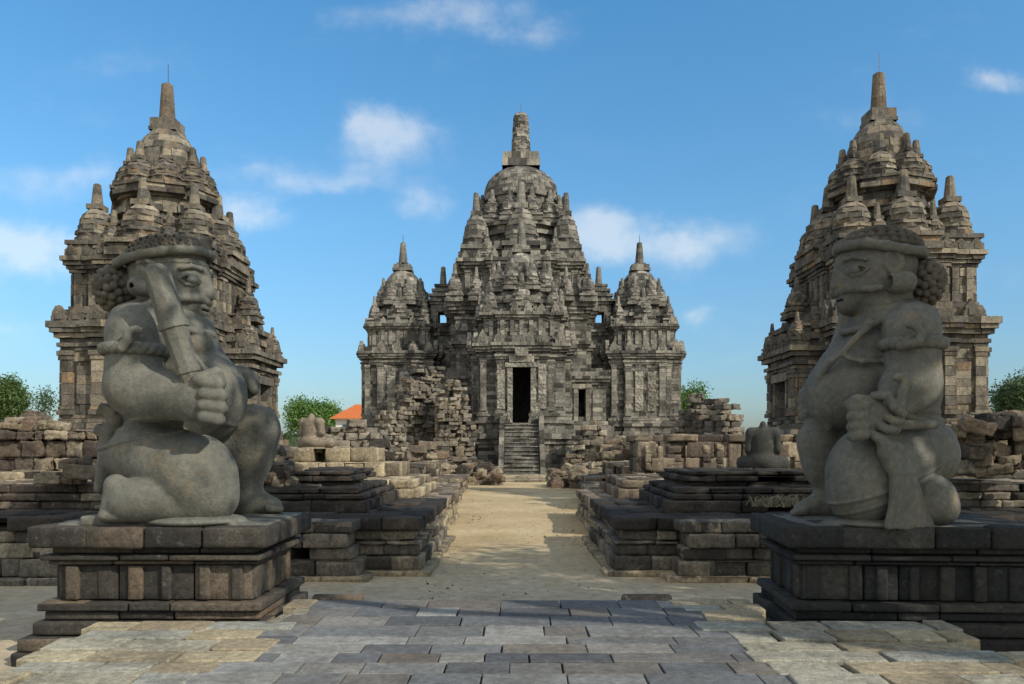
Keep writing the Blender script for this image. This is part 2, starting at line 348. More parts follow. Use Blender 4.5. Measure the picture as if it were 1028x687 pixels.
def antefix_row(proto, parent, base, poly, z, step, rg, inset=.1, lim=(100,)):
    """copies of one ornament along the edge of a cornice"""
    first = parent.get('_af', 0)
    n = len(poly); cnt = 0
    for i in range(n):
        p0 = np.array(poly[i], float); p1 = np.array(poly[(i+1) % n], float); d = p1-p0; L = math.hypot(*d)
        if L < .5: continue
        t = d/L; nn = np.array([t[1], -t[0]])
        if nn[1] > .5: continue                      # the side turned away from the path is never seen
        k = max(1, int(round(L/step)))
        for j in range(k):
            q = p0+t*(j+.5)*L/k-nn*inset
            if rg.rand() < .12: continue
            dup(proto, parent, (q[0]-base[0], q[1]-base[1], z-base[2]), math.atan2(t[1], t[0]), (1, 1, rg.uniform(.8, 1.1))); cnt += 1
    return cnt
class Hid:                                            # prototype meshes: used only through copies
    def __init__(s, name, mb, mat, bevel=0):
        o = build(name, mb, mat); COL.objects.unlink(o); s.o = o
    def copy(s):
        c = s.o.copy(); return c
def P_(mb, name, mat, bevel=0): return Hid(name, mb, mat).o

def each(nm, mat, T, fn, *a, **k):
    m = MB(); fn(m, *a, **k); return build(nm, m, mat, T)
# ------------------------------------------------------------------ flanking shrines
def side_temple(cx, cy, s, seed, zs, label):
    rg = np.random.RandomState(seed)
    T = thing('stone_temple', label, 'temple', (cx, cy, 0))
    w, b, p = 2.02, 1.15, .14
    pl = lambda o: cross(cx, cy, w+o, b+o*.6, p)
    pb = 1.22                                                   # porch half width
    def porch(o, x1=.86):
        a, c = (cx+s*(w-.3), cx+s*(w+x1+o)); x0_, x1_ = min(a, c), max(a, c)
        return rect(x0_, x1_, cy-pb-o, cy+pb+o)
    # plinth
    m = MB(); prof = [(.3,.55),(.22,.5),(.2,.4),(.35,.28),(.35,.28),(.2,.36),(.2,.48),(.2,.34),(.28,.2)]
    z = stack(m, pl, 0, prof, .6, rg); stack(m, porch, 0, prof, .6, rg)
    build('plinth', m, M_SIDE, T)
    # body
    m = MB(); z0 = z
    z = stack(m, pl, z, [(.16,.13),(.12,.08),(.1,.04)], .5, rg, ch=.2)
    wb = z; zt = 4.45*zs
    mid = 4                                                     # edge indices of the bays: 2 (front), 7 (right), 12, 17 (left)
    holes = {2: [(b-.32, b+.32, wb+.25, wb+1.35)]}
    z = stack(m, pl, wb, [(zt-wb, 0)], .42, rg, ch=.29, holes=holes, jit=.03)
    build('wall', m, M_SIDE, T)
    m = MB(); P = pl(0)
    for i in range(20):
        a, c = P[i], P[(i+1) % 20]; L = math.hypot(c[0]-a[0], c[1]-a[1])
        if (c[0]-a[0]) < -.1: continue
        if L > 2: 
            each('pilaster', M_SIDE, T, pilaster, a, c, .05, .37, wb, zt, .09, rg); each('pilaster', M_SIDE, T, pilaster, a, c, L-.37, L-.05, wb, zt, .09, rg)
        elif L > .6:
            q = .04 if i % 5 == 0 else L-.34
            each('pilaster', M_SIDE, T, pilaster, a, c, q, q+.3, wb, zt, .10, rg)
            q = .42 if i % 5 == 0 else .04
            each('carved_panel', M_SIDE, T, strip, a, c, q, q+L-.46, wb+.3, zt-.4, .04, rg, ch=.25)
    # niche with frame on the front bay
    m = MB(); a, c = P[2], P[3]
    strip(m, a, c, b-.52, b-.33, wb+.15, wb+1.4, .10, rg); strip(m, a, c, b+.33, b+.52, wb+.15, wb+1.4, .10, rg)
    strip(m, a, c, b-.6, b+.6, wb+1.4, wb+1.62, .14, rg); strip(m, a, c, b-.4, b+.4, wb+1.62, wb+1.85, .12, rg); strip(m, a, c, b-.6, b+.6, wb, wb+.15, .14, rg)
    m.box(cx-.5, cx+.5, cy-w-p+.42, cy-w-p+.5, wb, wb+1.6, .3)
    build('niche', m, M_SIDE, T)
    # cornice
    m = MB(); C0 = [(.1,.04),(.12,.10),(.12,.03),(.14,.15),(.13,.22),(.19,.28)]
    z = stack(m, pl, zt, C0, .5, rg, ch=.2); zc = z
    build('cornice', m, M_SIDE, T)
    af = P_(antefix_mesh(.42, .52, .16, rg), 'antefix', M_SIDE)
    antefix_row(af, T, (cx, cy, 0), pl(.22), zc-.01, .62, rg)
    # upper storey
    m = MB(); up = lambda o: cross(cx, cy, w-.17+o, b-.1+o*.6, .12)
    z = stack(m, up, zc, [(.25,.14),(.2,.06)], .45, rg, ch=.22); zu = z
    zt2 = 6.62*zs
    z = stack(m, up, z, [(zt2-z, 0)], .4, rg, ch=.27)
    Pu = up(0)
    for i in range(20):
        a, c = Pu[i], Pu[(i+1) % 20]; L = math.hypot(c[0]-a[0], c[1]-a[1])
        if (c[0]-a[0]) < -.1 or L < .5: continue
        k = max(2, int(L/.42))
        for j in range(k): 
            q = (j+.5)*L/k; strip(m, a, c, q-.1, q+.1, zu, zt2, .07, rg)
    build('upper_storey', m, M_SIDE, T)
    m = MB(); z = stack(m, up, z, [(.1,.04),(.1,.09),(.12,.15),(.14,.21)], .45, rg, ch=.2); zr = z
    build('upper_cornice', m, M_SIDE, T)
    antefix_row(P_(antefix_mesh(.34, .40, .14, rg), 'antefix', M_SIDE), T, (cx, cy, 0), up(.16), zr-.01, .5, rg)
    # roof: stepped round drum ringed by little stupas
    m = MB(); z = zr
    r1 = lambda o: cross(cx, cy, 1.42+o, .8+o*.5, .16)
    z = stack(m, r1, z, [(.22,.14),(.2,.0),(.18,.12)], .4, rg, ch=.2)
    z = rings(m, cx, cy, z, [(.22,1.52,1.52),(.2,1.38,1.36),(.2,1.5,1.48),(.2,1.36,1.3),(.2,1.44,1.40),(.25,1.28,1.26),(.2,1.36,1.32)], rg, blen=.38, jit=.05)
    build('roof_drum', m, M_SIDE, T); zd = z
    sA = P_(small_stupa_mesh(2.15*zs, rg, fat=1.12), 'roof_stupa', M_SIDE); sB = P_(small_stupa_mesh(2.3*zs, rg, fat=1.3), 'roof_stupa', M_SIDE); sD = P_(small_stupa_mesh(1.35*zs, rg, fat=1.15), 'roof_stupa', M_SIDE); sC = P_(small_stupa_mesh(1.6*zs, rg, fat=1.28), 'roof_stupa', M_SIDE)
    for i in range(4):
        a = R(45+90*i); dup(sA, T, (1.38*(1 if math.cos(a) > 0 else -1), 1.38*(1 if math.sin(a) > 0 else -1), zr))
        dup(sB, T, (1.5*round(math.cos(R(90*i))), 1.5*round(math.sin(R(90*i))), zr-.02), R(90*i))
    for sx, sy in ((1.62,.78),(.78,1.62)):
        for qx in (-1, 1):
            for qy in (-1, 1): dup(sD, T, (qx*sx, qy*sy, zr))
    for i in range(8):
        a = R(22.5+45*i); dup(sC, T, (1.0*math.cos(a), 1.0*math.sin(a), zd-.12), a)
    m = MB(); zb = 9.35*zs
    z = rings(m, cx, cy, zd, [(.15,1.12,1.1),(max(.1,zb-zd-.15),1.02,1.0)], rg, blen=.34)
    z = rings(m, cx, cy, z, bell(.98, 11.2*zs-z, 8), rg, blen=.34, ch=9, jit=.018)
    ms = build('main_stupa', m, M_SIDE, T); zh = z
    m = MB()
    for h, hw in ((.12,.40),(.26,.37)): course(m, rect(cx-hw, cx+hw, cy-hw, cy+hw), z, z+h, .45, rg, depth=.4, jit=.006); z += h
    build('box_top', m, M_SIDE, ms)
    m = MB(); spire_mesh(m, cx, cy, z, 12.68*zs, .235, .165, rg, ch=.45, n=14, lo=.3, hi=.6); build('spire', m, M_BROWN, ms, smooth=False)
    m = MB(); zz = 12.68*zs; m.box(cx+.02, cx+.035, cy-.008, cy+.008, zz, zz+.62, .5); build('lightning_rod', m, M_METAL, T)
    # porch
    m = MB(); z = stack(m, porch, z0, [(.16,.10),(.12,.06),(.1,.03)], .5, rg, ch=.2); wb2 = z
    zp = 3.95*zs
    # outer face is edge 1 for s=+1, edge 3 for s=-1; side face is edge 0
    face = 1 if s > 0 else 3
    dh = [(pb-.45, pb+.45, wb2-.05, zp-.3)]
    z = stack(m, porch, wb2, [(zp-wb2, 0)], .4, rg, ch=.28, core=False, depth=.38, holes={face: dh}, jit=.014)
    build('porch_wall', m, M_SIDE, T)
    m = MB(); Q = porch(0); a, c = Q[face], Q[(face+1) % 4]
    for q0, q1 in ((.06,.42),(2*pb-.42,2*pb-.06)): each('pilaster', M_SIDE, T, pilaster, a, c, q0, q1, wb2, zp, .1, rg)
    for q0, q1 in ((pb-.62,pb-.46),(pb+.46,pb+.62)): strip(m, a, c, q0, q1, wb2, zp-.3, .08, rg)
    strip(m, a, c, pb-.7, pb+.7, zp-.3, zp-.05, .12, rg)
    build('doorway', m, M_SIDE, T)
    m = MB(); a, c = Q[0], Q[1]; L = math.hypot(c[0]-a[0], c[1]-a[1])
    f0, f1 = (L-.42, L-.05) if s > 0 else (.05, .42)
    each('pilaster', M_SIDE, T, pilaster, a, c, f0, f1, wb2, zp, .08, rg); g0, g1 = (.5, .85) if s > 0 else (L-.85, L-.5)
    each('carved_panel', M_SIDE, T, strip, a, c, g0, g1, wb2+.2, zp-.3, .05, rg)
    m = MB(); z = stack(m, porch, zp, [(.1,.06),(.12,.14),(.12,.04),(.14,.2),(.16,.28)], .5, rg, ch=.2); zq = z
    z = stack(m, porch, z, [(.2,.0),(.18,.08),(.2,-.14),(.16,-.05),(.2,-.3)], .4, rg, ch=.2)
    build('porch_roof', m, M_SIDE, T)
    antefix_row(af, T, (cx, cy, 0), porch(.2), zq-.01, .7, rg)
    sP = P_(small_stupa_mesh(1.25*zs, rg, fat=1.2), 'porch_stupa', M_SIDE)
    dup(sP, T, (s*(w+.42), 0, z-.02)); sQ = P_(small_stupa_mesh(.95*zs, rg, fat=1.1), 'porch_stupa', M_SIDE)
    dup(sQ, T, (s*(w+.8), -pb+.1, zq)); dup(sQ, T, (s*(w+.8), pb-.1, zq))
    return T
side_temple(-10.56, 24, 1, 11, 1.0, 'tan and grey stone shrine tower behind the left kneeling guardian, its porch facing right')
side_temple(10.77, 23.8, -1, 27, 1.018, 'tan and grey stone shrine tower behind the right kneeling guardian, its dark porch facing left')

# ------------------------------------------------------------------ the great temple
MX, MY = .22, 60.
def main_temple():
    rg = np.random.RandomState(5)
    T = thing('great_temple', 'large grey many spired temple closing the sandy path, with a tall dark doorway', 'temple', (MX, MY, 0))
    base = (MX, MY, 0)
    mB, mW, mC, mP = MB(), MB(), MB(), MB()
    BASE = [(.35,.55),(.3,.48),(.25,.36),(.3,.2),(.65,.1),(.3,.22),(.35,.36),(.25,.22),(.35,.06)]       # 0 .. 3.1
    a3 = P_(antefix_mesh(.62, .8, .25, rg), 'antefix', M_MAIN); a2 = P_(antefix_mesh(.5, .62, .22, rg), 'antefix', M_MAIN)
    protos = {}
    def st(h, fat):
        k = (round(h, 1), round(fat, 2))
        if k not in protos: protos[k] = P_(small_stupa_mesh(h, rg, fat=fat), 'roof_stupa', M_MAIN)
        return protos[k]
    def put(h, fat, x, y, z, rz=0): dup(st(h, fat), T, (x-MX, y-MY, z), rz)
    def chapel(cx, cy, w, b, p, zt, k, name, door=False, fb=.64):
        pl = lambda o: cross(cx, cy, w+o, b+o*.7, p)
        m = MB(); hb = {}
        stack(m, pl, 0, BASE, .45, rg, ch=.25, depth=.7, holes=hb)
        build(name+'_base', m, M_MAIN, T)
        m = MB(); z = 3.1
        hd = {2: [(b-.53, b+.53, 3.1, 6.45)]} if door else {}
        z = stack(m, pl, z, [(.22,.2),(.2,.12),(.18,.16),(.16,.06)], .55, rg, ch=.22, holes=hd, core=not door); wb = z
        stack(m, pl, wb, [(zt-wb, 0)], .4, rg, ch=.23, depth=.6, holes=hd, core=not door, jit=.04)
        build(name+'_wall', m, M_MAIN, T)
        Q = pl(0); S_ = lambda *k, **w: each('carved_panel', M_CARV, T, strip, *k, **w); P2 = lambda *k, **w: each('pilaster', M_MAIN, T, pilaster, *k, **w)
        for i in range(20):
            a, c = Q[i], Q[(i+1) % 20]; L = math.hypot(c[0]-a[0], c[1]-a[1])
            if c[0]-a[0] < -.1 or L < .5: continue
            if L > 2.2:
                if door and i == 2:
                    S_(a, c, .08, b-1.0, wb+.1, zt-.3, .06, rg, ch=.3); S_(a, c, b+1.0, L-.08, wb+.1, zt-.3, .06, rg, ch=.3)
                else:
                    P2(a, c, .06, .5, wb, zt, .1, rg); P2(a, c, L-.5, L-.06, wb, zt, .1, rg)
                    S_(a, c, .75, 1.35, wb+.35, zt-.5, .07, rg); S_(a, c, L-1.35, L-.75, wb+.35, zt-.5, .07, rg)
                    if L > 3.1: S_(a, c, L/2-.42, L/2+.42, wb+.3, zt-.45, .09, rg)
            else:
                P2(a, c, .05, .42, wb, zt, .1, rg)
                if L > 1: S_(a, c, .52, L-.1, wb+.3, zt-.4, .08, rg)
        m = MB(); z = stack(m, pl, zt, [(.14,.08),(.16,.16),(.14,.06),(.16,.24),(.18,.34),(.2,.42)], .55, rg, ch=.2); zc = z
        build(name+'_cornice', m, M_MAIN, T)
        antefix_row(a3, T, base, pl(.34), zc-.02, 1.0, rg)
        m = MB(); up = lambda o: cross(cx, cy, w-.3+o, b-.1+o*.7, p*.7)
        z = stack(m, up, zc, [(.3,.16),(.2,.06)], .5, rg, ch=.25); zu = z
        z = stack(m, up, z, [(1.0*k, 0)], .45, rg, ch=.25); U = up(0)
        for i in range(20):
            a, c = U[i], U[(i+1) % 20]; L = math.hypot(c[0]-a[0], c[1]-a[1])
            if c[0]-a[0] < -.1 or L < .4: continue
            n = max(1, int(L/.5))
            for j in range(n): q = (j+.5)*L/n; strip(m, a, c, q-.13, q+.13, zu, z, .09, rg)
        z = stack(m, up, z, [(.14,.08),(.16,.2),(.2,.32)], .5, rg, ch=.2); zr = z
        antefix_row(a2, T, base, up(.25), zr-.02, .9, rg)
        ww = w-.3
        # roof tiers
        r1 = lambda o: cross(cx, cy, ww*.74+o, ww*.42+o, ww*.12)
        z = stack(m, r1, z, [(.3,.16),(.35,.0),(.25,.16),(.25,.02)], .5, rg, ch=.28); z1 = z
        r = ww*.74
        z = rings(m, cx, cy, z, [(.3,r,r),(.3,r*.88,r*.86),(.3,r*.97,r*.95),(.3,r*.86,r*.84)], rg, blen=.5, ch=.3, jit=.04); z2 = z
        build(name+'_roof', m, M_MAIN, T)
        for sx in (-1, 1):
            for sy in (-1, 1): put(2.1*k, .9, cx+sx*ww*.85, cy+sy*ww*.85, zr)
        for i in range(4):
            put(2.7*k, 1.15, cx+ww*.82*round(math.cos(R(90*i))), cy+ww*.82*round(math.sin(R(90*i))), zr)
        for i in range(8):
            a = R(22.5+45*i); put(2.15*k, 1.15, cx+r*.93*math.cos(a), cy+r*.93*math.sin(a), z1+.35)
        m = MB(); rb = ww*fb
        z = rings(m, cx, cy, z, bell(rb, 1.9*k, 7), rg, blen=.42, ch=9, jit=.02)
        ms = build(name+'_stupa', m, M_MAIN, T)
        m = MB(); hw = rb*.52
        for h, q in ((.2,1.0),(.28,.9),(.14,.6)): course(m, rect(cx-hw*q, cx+hw*q, cy-hw*q, cy+hw*q), z, z+h*k, .5, rg, depth=hw*.8, jit=.008); z += h*k
        build('box_top', m, M_MAIN, ms)
        m = MB(); spire_mesh(m, cx, cy, z, z+1.55*k, .34*k, .2*k, rg, ch=.35, n=12); build('spire', m, M_MAIN, ms)
        m = MB(); m.box(cx-.02, cx+.02, cy-.02, cy+.02, z+1.5*k, z+2.15*k, .5); build('lightning_rod', m, M_METAL, ms)
        return z
    chapel(MX-8.87, MY, 2.45, 1.5, .3, 7.55, 1.0, 'wing_chapel')
    chapel(MX+8.93, MY, 2.45, 1.5, .3, 7.55, 1.0, 'wing_chapel')
    chapel(MX, MY-9.2, 2.55, 1.55, .45, 6.95, .92, 'entrance_chapel', door=True, fb=.5)
    # centre
    cx, cy = MX, MY
    m = MB(); w = 4.55; pl = lambda o: cross(cx, cy, w+o, 2.6+o*.6, .5)
    stack(m, lambda o: cross(cx, cy, 6+o, 3+o, .6), 0, BASE, .5, rg, ch=.25, depth=.9); build('main_base', m, M_MAIN, T)
    m = MB(); z = stack(m, pl, 3.1, [(.3,.3),(.25,.15),(4.9,0),(.2,.12),(.25,.3),(.2,.15),(1.3,.0),(.2,.1)], .42, rg, ch=.24, depth=.8)      # .. 10.7
    build('main_wall', m, M_MAIN, T)
    m = MB(); z = stack(m, pl, z, [(.2,.12),(.22,.3),(.25,.44),(.3,.55)], .55, rg, ch=.25); zc = z; build('main_cornice', m, M_MAIN, T)
    antefix_row(a3, T, base, pl(.45), zc-.02, 1.2, rg)
    m = MB(); up = lambda o: cross(cx, cy, w-.55+o, 2.2+o*.6, .35)
    z = stack(m, up, zc, [(.35,.25),(.25,.1)], .4, rg, ch=.23); zu = z; zt = 14.0
    z = stack(m, up, z, [(zt-z, 0)], .4, rg, ch=.23); U = up(0)
    for i in range(20):
        a, c = U[i], U[(i+1) % 20]; L = math.hypot(c[0]-a[0], c[1]-a[1])
        if c[0]-a[0] < -.1 or L < .9: continue
        pilaster(m, a, c, .05, .45, zu, zt, .14, rg); pilaster(m, a, c, L-.45, L-.05, zu, zt, .14, rg)
        if L > 1.5: strip(m, a, c, L/2-.42, L/2-.3, zu+.2, zt-.3, .12, rg); strip(m, a, c, L/2+.3, L/2+.42, zu+.2, zt-.3, .12, rg); strip(m, a, c, L/2-.5, L/2+.5, zt-.35, zt-.1, .16, rg)
    build('upper_storey', m, M_MAIN, T)
    m = MB(); z = stack(m, up, z, [(.15,.1),(.2,.25),(.22,.4),(.25,.5)], .5, rg, ch=.25); zr = z; build('upper_cornice', m, M_MAIN, T)
    antefix_row(a2, T, base, up(.4), zr-.02, 1.1, rg)
    m = MB(); r1 = lambda o: cross(cx, cy, 3.3+o, 1.9+o, .35)
    z = stack(m, r1, z, [(.35,.2),(.4,.0),(.3,.2),(.35,.0)], .42, rg, ch=.24); z1 = z
    z = rings(m, cx, cy, z, [(.3,3.5,3.5),(.35,3.3,3.25),(.3,3.55,3.5),(.3,3.3,3.3),(.25,3.7,3.7),(.35,2.95,2.9)], rg, blen=.55, ch=.3, jit=.05); z2 = z
    build('roof_drum', m, M_MAIN, T)
    for sx in (-1, 1):
        for sy in (-1, 1):
            put(4.9, .86, cx+sx*3.2, cy+sy*3.2, zr-.02)
            put(2.2, .8, cx+sx*4.05, cy+sy*2.5, zr); put(2.2, .8, cx+sx*2.4, cy+sy*4.0, zr)
    for i in range(4):
        put(5.6, .95, cx+3.3*round(math.cos(R(90*i))), cy+3.3*round(math.sin(R(90*i))), zr)
    for i in range(12):
        a = R(15+30*i); put(2.6, 1.2, cx+2.95*math.cos(a), cy+2.95*math.sin(a), z1+1.48)
    # lower ring in front of the tower
    for sx in (-1, 1):
        put(2.7, .9, cx+sx*4.6, cy-4.7, zc-.02); put(2.4, .9, cx+sx*3.1, cy-4.9, zc); put(3.4, .9, cx+sx*1.9, cy-5.4, zc-.9)
        put(2.4, .9, cx+sx*2.6, cy-6.5, zc-2.0)
    m = MB(); z = rings(m, cx, cy, z2, [(19.9-z2, 2.6, 2.64)], rg, blen=.5, ch=.3, jit=.03)
    z = rings(m, cx, cy, z, [(.22,2.8,2.8)], rg, blen=.5, ch=.3, jit=.03)
    z = rings(m, cx, cy, z, bell(2.72, 22.35-z, 9), rg, blen=.5, ch=9, jit=.025)
    ms = build('main_stupa', m, M_MAIN, T)
    m = MB()
    for h, hw in ((.55,1.40),(.5,1.34)): course(m, rect(cx-hw, cx+hw, cy-hw, cy+hw), z, z+h, .6, rg, depth=1.0, jit=.012); z += h
    build('box_top', m, M_MAIN, ms)
    m = MB(); n = 14
    for i in range(n):                                      # the block built finial, swelling a little under its tip
        t0, t1 = i/n, (i+1)/n; f = lambda t: (.76-.2*t)*(1-max(0, t-.9)**2*18)
        ring(m, cx, cy, f(t0), f(t1), z+(26.65-z)*t0, z+(26.65-z)*t1, 8, rg, jit=.012, depth=.5)
    build('spire', m, M_MAIN, ms)
    m = MB(); m.box(cx-.02, cx+.02, cy-.02, cy+.02, 26.6, 27.4, .5); build('lightning_rod', m, M_METAL, ms)
    # link galleries between the centre and the wings
    for sx in (-1, 1):
        m = MB(); x0, x1 = sorted((cx+sx*4.0, cx+sx*7.2)); pg = lambda o: rect(x0-o, x1+o, cy-2.2-o, cy+2.2+o)
        z = stack(m, pg, 0, [(3.1,.3),(.3,.15),(3.4,0),(.2,.12),(.2,.28)], .4, rg, ch=.23, depth=.6)
        build('gallery', m, M_MAIN, T)
        # slender tower with a window right through it
        tx = cx+sx*5.85; m = MB(); hw = 1.0; pt = lambda o: rect(tx-hw-o, tx+hw+o, cy-hw-o, cy+hw+o)
        z = stack(m, pt, z, [(.25,.25),(2.4,.05),(.25,.2),(.2,.3)], .45, rg, ch=.27); zw = z
        hl = [(hw-.3, hw+.3, zw+.75, zw+1.4)]
        z = stack(m, pt, z, [(1.9,-.16)], .4, rg, ch=.27, core=False, depth=.5, holes={0: [(hw-.46, hw+.14, zw+.5, zw+1.35)], 2: [(hw-.46, hw+.14, zw+.5, zw+1.35)]})
        z = stack(m, pt, z, [(.2,-.05),(.2,.12),(.2,-.15),(.2,-.02),(.2,-.3),(.2,-.2),(.2,-.45),(.18,-.38)], .4, rg, ch=.25)
        t = build('slender_tower', m, M_MAIN, T)
        m = MB(); spire_mesh(m, tx, cy, z, z+1.35, .27, .17, rg, ch=.3, n=10); build('spire', m, M_MAIN, t)
    # entrance: frame, lintel, steps, cheeks, hall walls
    fy = MY-9.2-2.55-.45
    m = MB(); bw = 1.55
    A, B = (MX-bw, fy), (MX+bw, fy)
    strip(m, A, B, bw-.86, bw-.54, 3.1, 6.55, .16, rg, ch=.35); strip(m, A, B, bw+.54, bw+.86, 3.1, 6.55, .16, rg, ch=.35)
    strip(m, A, B, bw-1.0, bw+1.0, 6.45, 6.72, .22, rg, blen=.5); strip(m, A, B, bw-.75, bw+.75, 6.74, 7.1, .26, rg, blen=.5); strip(m, A, B, bw-.4, bw+.4, 7.1, 7.6, .5, rg, blen=.4)
    strip(m, A, B, bw-.54, bw+.54, 3.0, 3.12, .2, rg, blen=.6)
    build('door_frame', m, M_CARV, T)
    m = MB(); m.box(MX-.56, MX+.56, fy+.02, fy+4, 2.98, 3.1, .3); m.box(MX-1.5, MX+1.5, fy+4.0, fy+4.2, 3.0, 7, .1); build('hall_floor', m, M_MAIN, T)
    m = MB(); n = 14
    for i in range(n):
        z1_ = 3.06*(n-i)/n; y1 = fy-.05-i*.27
        run(m, (MX-1.0, y1-.235), (MX+1.0, y1-.235), z1_-3.06/n, z1_-.07, 1.2, .5, .01, rg, hi=.5); run(m, (MX-1.0, y1-.285), (MX+1.0, y1-.285), z1_-.07, z1_, 1.2, .5, .01, rg, lo=.5)  # darker risers, paler treads: sunlight on the treads put into the block tones
    run(m, (MX-1.5, fy-4.3), (MX+1.5, fy-4.3), 0, .13, 1.0, .6, .02, rg)
    build('staircase', m, M_MAIN, T)
    for sx in (-1, 1):
        m = MB(); x0, x1 = sorted((MX+sx*1.02, MX+sx*1.3))
        for i in range(8):
            zz = 3.5-i*.42
            if zz > .3: m.box(x0, x1, fy-.1-(i+1)*.48, fy-.1-i*.48-.01, 0, zz, rg.rand(), rg, .012)
        build('stair_cheek', m, M_MAIN, T)
    # niche walls beside the entrance
    for sx in (-1, 1):
        m = MB(); x0, x1 = sorted((MX+sx*3.2, MX+sx*5.6)); y0, y1 = MY-7.4, MY-3
        pg = lambda o: rect(x0-o, x1+o, y0-o, y1+o)
        z = stack(m, pg, 0, BASE, .45, rg, ch=.25)
        hx = (x1-x0)/2
        z = stack(m, pg, 3.1, [(.25,.1),(2.4,0)], .45, rg, ch=.3, holes={0: [(hx-.62, hx-.18, 3.5, 5.4)]}, depth=.5, core=False)
        z = stack(m, pg, z, [(.18,.1),(.2,.22),(.2,.3),(.3,.05),(.25,-.2)], .5, rg, ch=.25)
        strip(m, (x0, y0), (x1, y0), hx-.95, hx-.66, 3.35, 5.5, .1, rg); strip(m, (x0, y0), (x1, y0), hx-.15, hx+.14, 3.35, 5.5, .1, rg); strip(m, (x0, y0), (x1, y0), hx+.3, hx+.95, 3.4, 5.4, .08, rg); strip(m, (x0, y0), (x1, y0), hx-1.05, hx+.25, 5.5, 5.8, .14, rg, blen=.5)
        build('niche_wall', m, M_MAIN, T)
    return T
main_temple()
# ------------------------------------------------------------------ ground, path, platform
def ground():
    m = bpy.data.materials.new('sandy_earth'); m.use_nodes = True
    nt = m.node_tree; L = nt.links.new; bs = nt.nodes['Principled BSDF']; bs.inputs['Roughness'].default_value = .95
    bs.inputs['Specular IOR Level'].default_value = .1
    g = nt.nodes.new('ShaderNodeNewGeometry')
    def noise(s, d=8, r=.6):
        n = nt.nodes.new('ShaderNodeTexNoise'); n.inputs['Scale'].default_value = s; n.inputs['Detail'].default_value = d; n.inputs['Roughness'].default_value = r
        L(g.outputs['Position'], n.inputs['Vector']); return n.outputs['Fac']
    def ramp(v, st):
        r = nt.nodes.new('ShaderNodeValToRGB'); L(v, r.inputs[0]); e = r.color_ramp.elements
        while len(e) < len(st): e.new(.5)
        for i, (p, c) in enumerate(st): e[i].position = p; e[i].color = tuple(c)+(1,)
        return r.outputs[0]
    def mul(a, b, bt='MULTIPLY', f=1.0):
        x = nt.nodes.new('ShaderNodeMix'); x.data_type = 'RGBA'; x.blend_type = bt
        if isinstance(f, float): x.inputs[0].default_value = f
        else: L(f, x.inputs[0])
        L(a, x.inputs[6]); L(b, x.inputs[7]); return x.outputs[2]
    sp = nt.nodes.new('ShaderNodeSeparateXYZ'); L(g.outputs['Position'], sp.inputs[0])
    base = ramp(noise(.55), [(.3,(.36,.275,.16)),(.5,(.46,.36,.215)),(.7,(.54,.445,.295))])
    pale = ramp(noise(.9), [(.3,(.38,.325,.235)),(.7,(.49,.43,.32))])
    # nearer the platform the sand is pale grey, further on it is golden
    mr = nt.nodes.new('ShaderNodeMapRange'); L(sp.outputs['Y'], mr.inputs[0]); mr.inputs[1].default_value = 10.2; mr.inputs[2].default_value = 15
    ad = nt.nodes.new('ShaderNodeMath'); ad.operation = 'MULTIPLY_ADD'; L(noise(1.3), ad.inputs[0]); ad.inputs[1].default_value = 1.2; ad.inputs[2].default_value = -.6
    a2 = nt.nodes.new('ShaderNodeMath'); a2.operation = 'ADD'; a2.use_clamp = True; L(ad.outputs[0], a2.inputs[0]); L(mr.outputs[0], a2.inputs[1])
    c = mul(pale, base, 'MIX', a2.outputs[0])
    c = mul(c, ramp(noise(7, 9, .7), [(.3,(.7,.68,.64)),(.55,(1,1,1)),(.75,(1.1,1.08,1.04))]))
    c = mul(c, ramp(noise(60, 5, .7), [(.3,(.75,.74,.72)),(.6,(1.05,1.05,1.05))]))
    L(c, bs.inputs['Base Color'])
    b = nt.nodes.new('ShaderNodeBump'); b.inputs['Strength'].default_value = .6; b.inputs['Distance'].default_value = .03
    hh = nt.nodes.new('ShaderNodeMath'); hh.operation = 'MULTIPLY_ADD'; L(noise(9, 9, .7), hh.inputs[0]); hh.inputs[1].default_value = 1.; L(noise(50, 5), hh.inputs[2])
    L(hh.outputs[0], b.inputs['Height']); L(b.outputs[0], bs.inputs['Normal'])
    mb = MB(); mb.add([(-900,-200,0),(900,-200,0),(900,1600,0),(-900,1600,0)], [(0,1,2,3)], .5)
    o = build('ground', mb, m); tag(o, kind='structure')
    # gentle unevenness of the sand along the path: a finely divided sheet a few millimetres above the ground
    rg = np.random.RandomState(3); mb = MB(); nx, ny = 60, 130; V = []
    for j in range(ny+1):
        y = 5.5+(j/ny)**1.4*40
        for i in range(nx+1):
            x = -9+18*i/nx; V.append((x, y, .006+.012*(math.sin(x*1.7+y*.6)+math.sin(y*1.1-x*.9)+2)*.5+rg.uniform(0, .004)))
    F = [(j*(nx+1)+i, j*(nx+1)+i+1, (j+1)*(nx+1)+i+1, (j+1)*(nx+1)+i) for j in range(ny) for i in range(nx)]
    mb.add(V, F, .5); o = build('sandy_path', mb, m, smooth=True); tag(o, kind='structure')
ground()

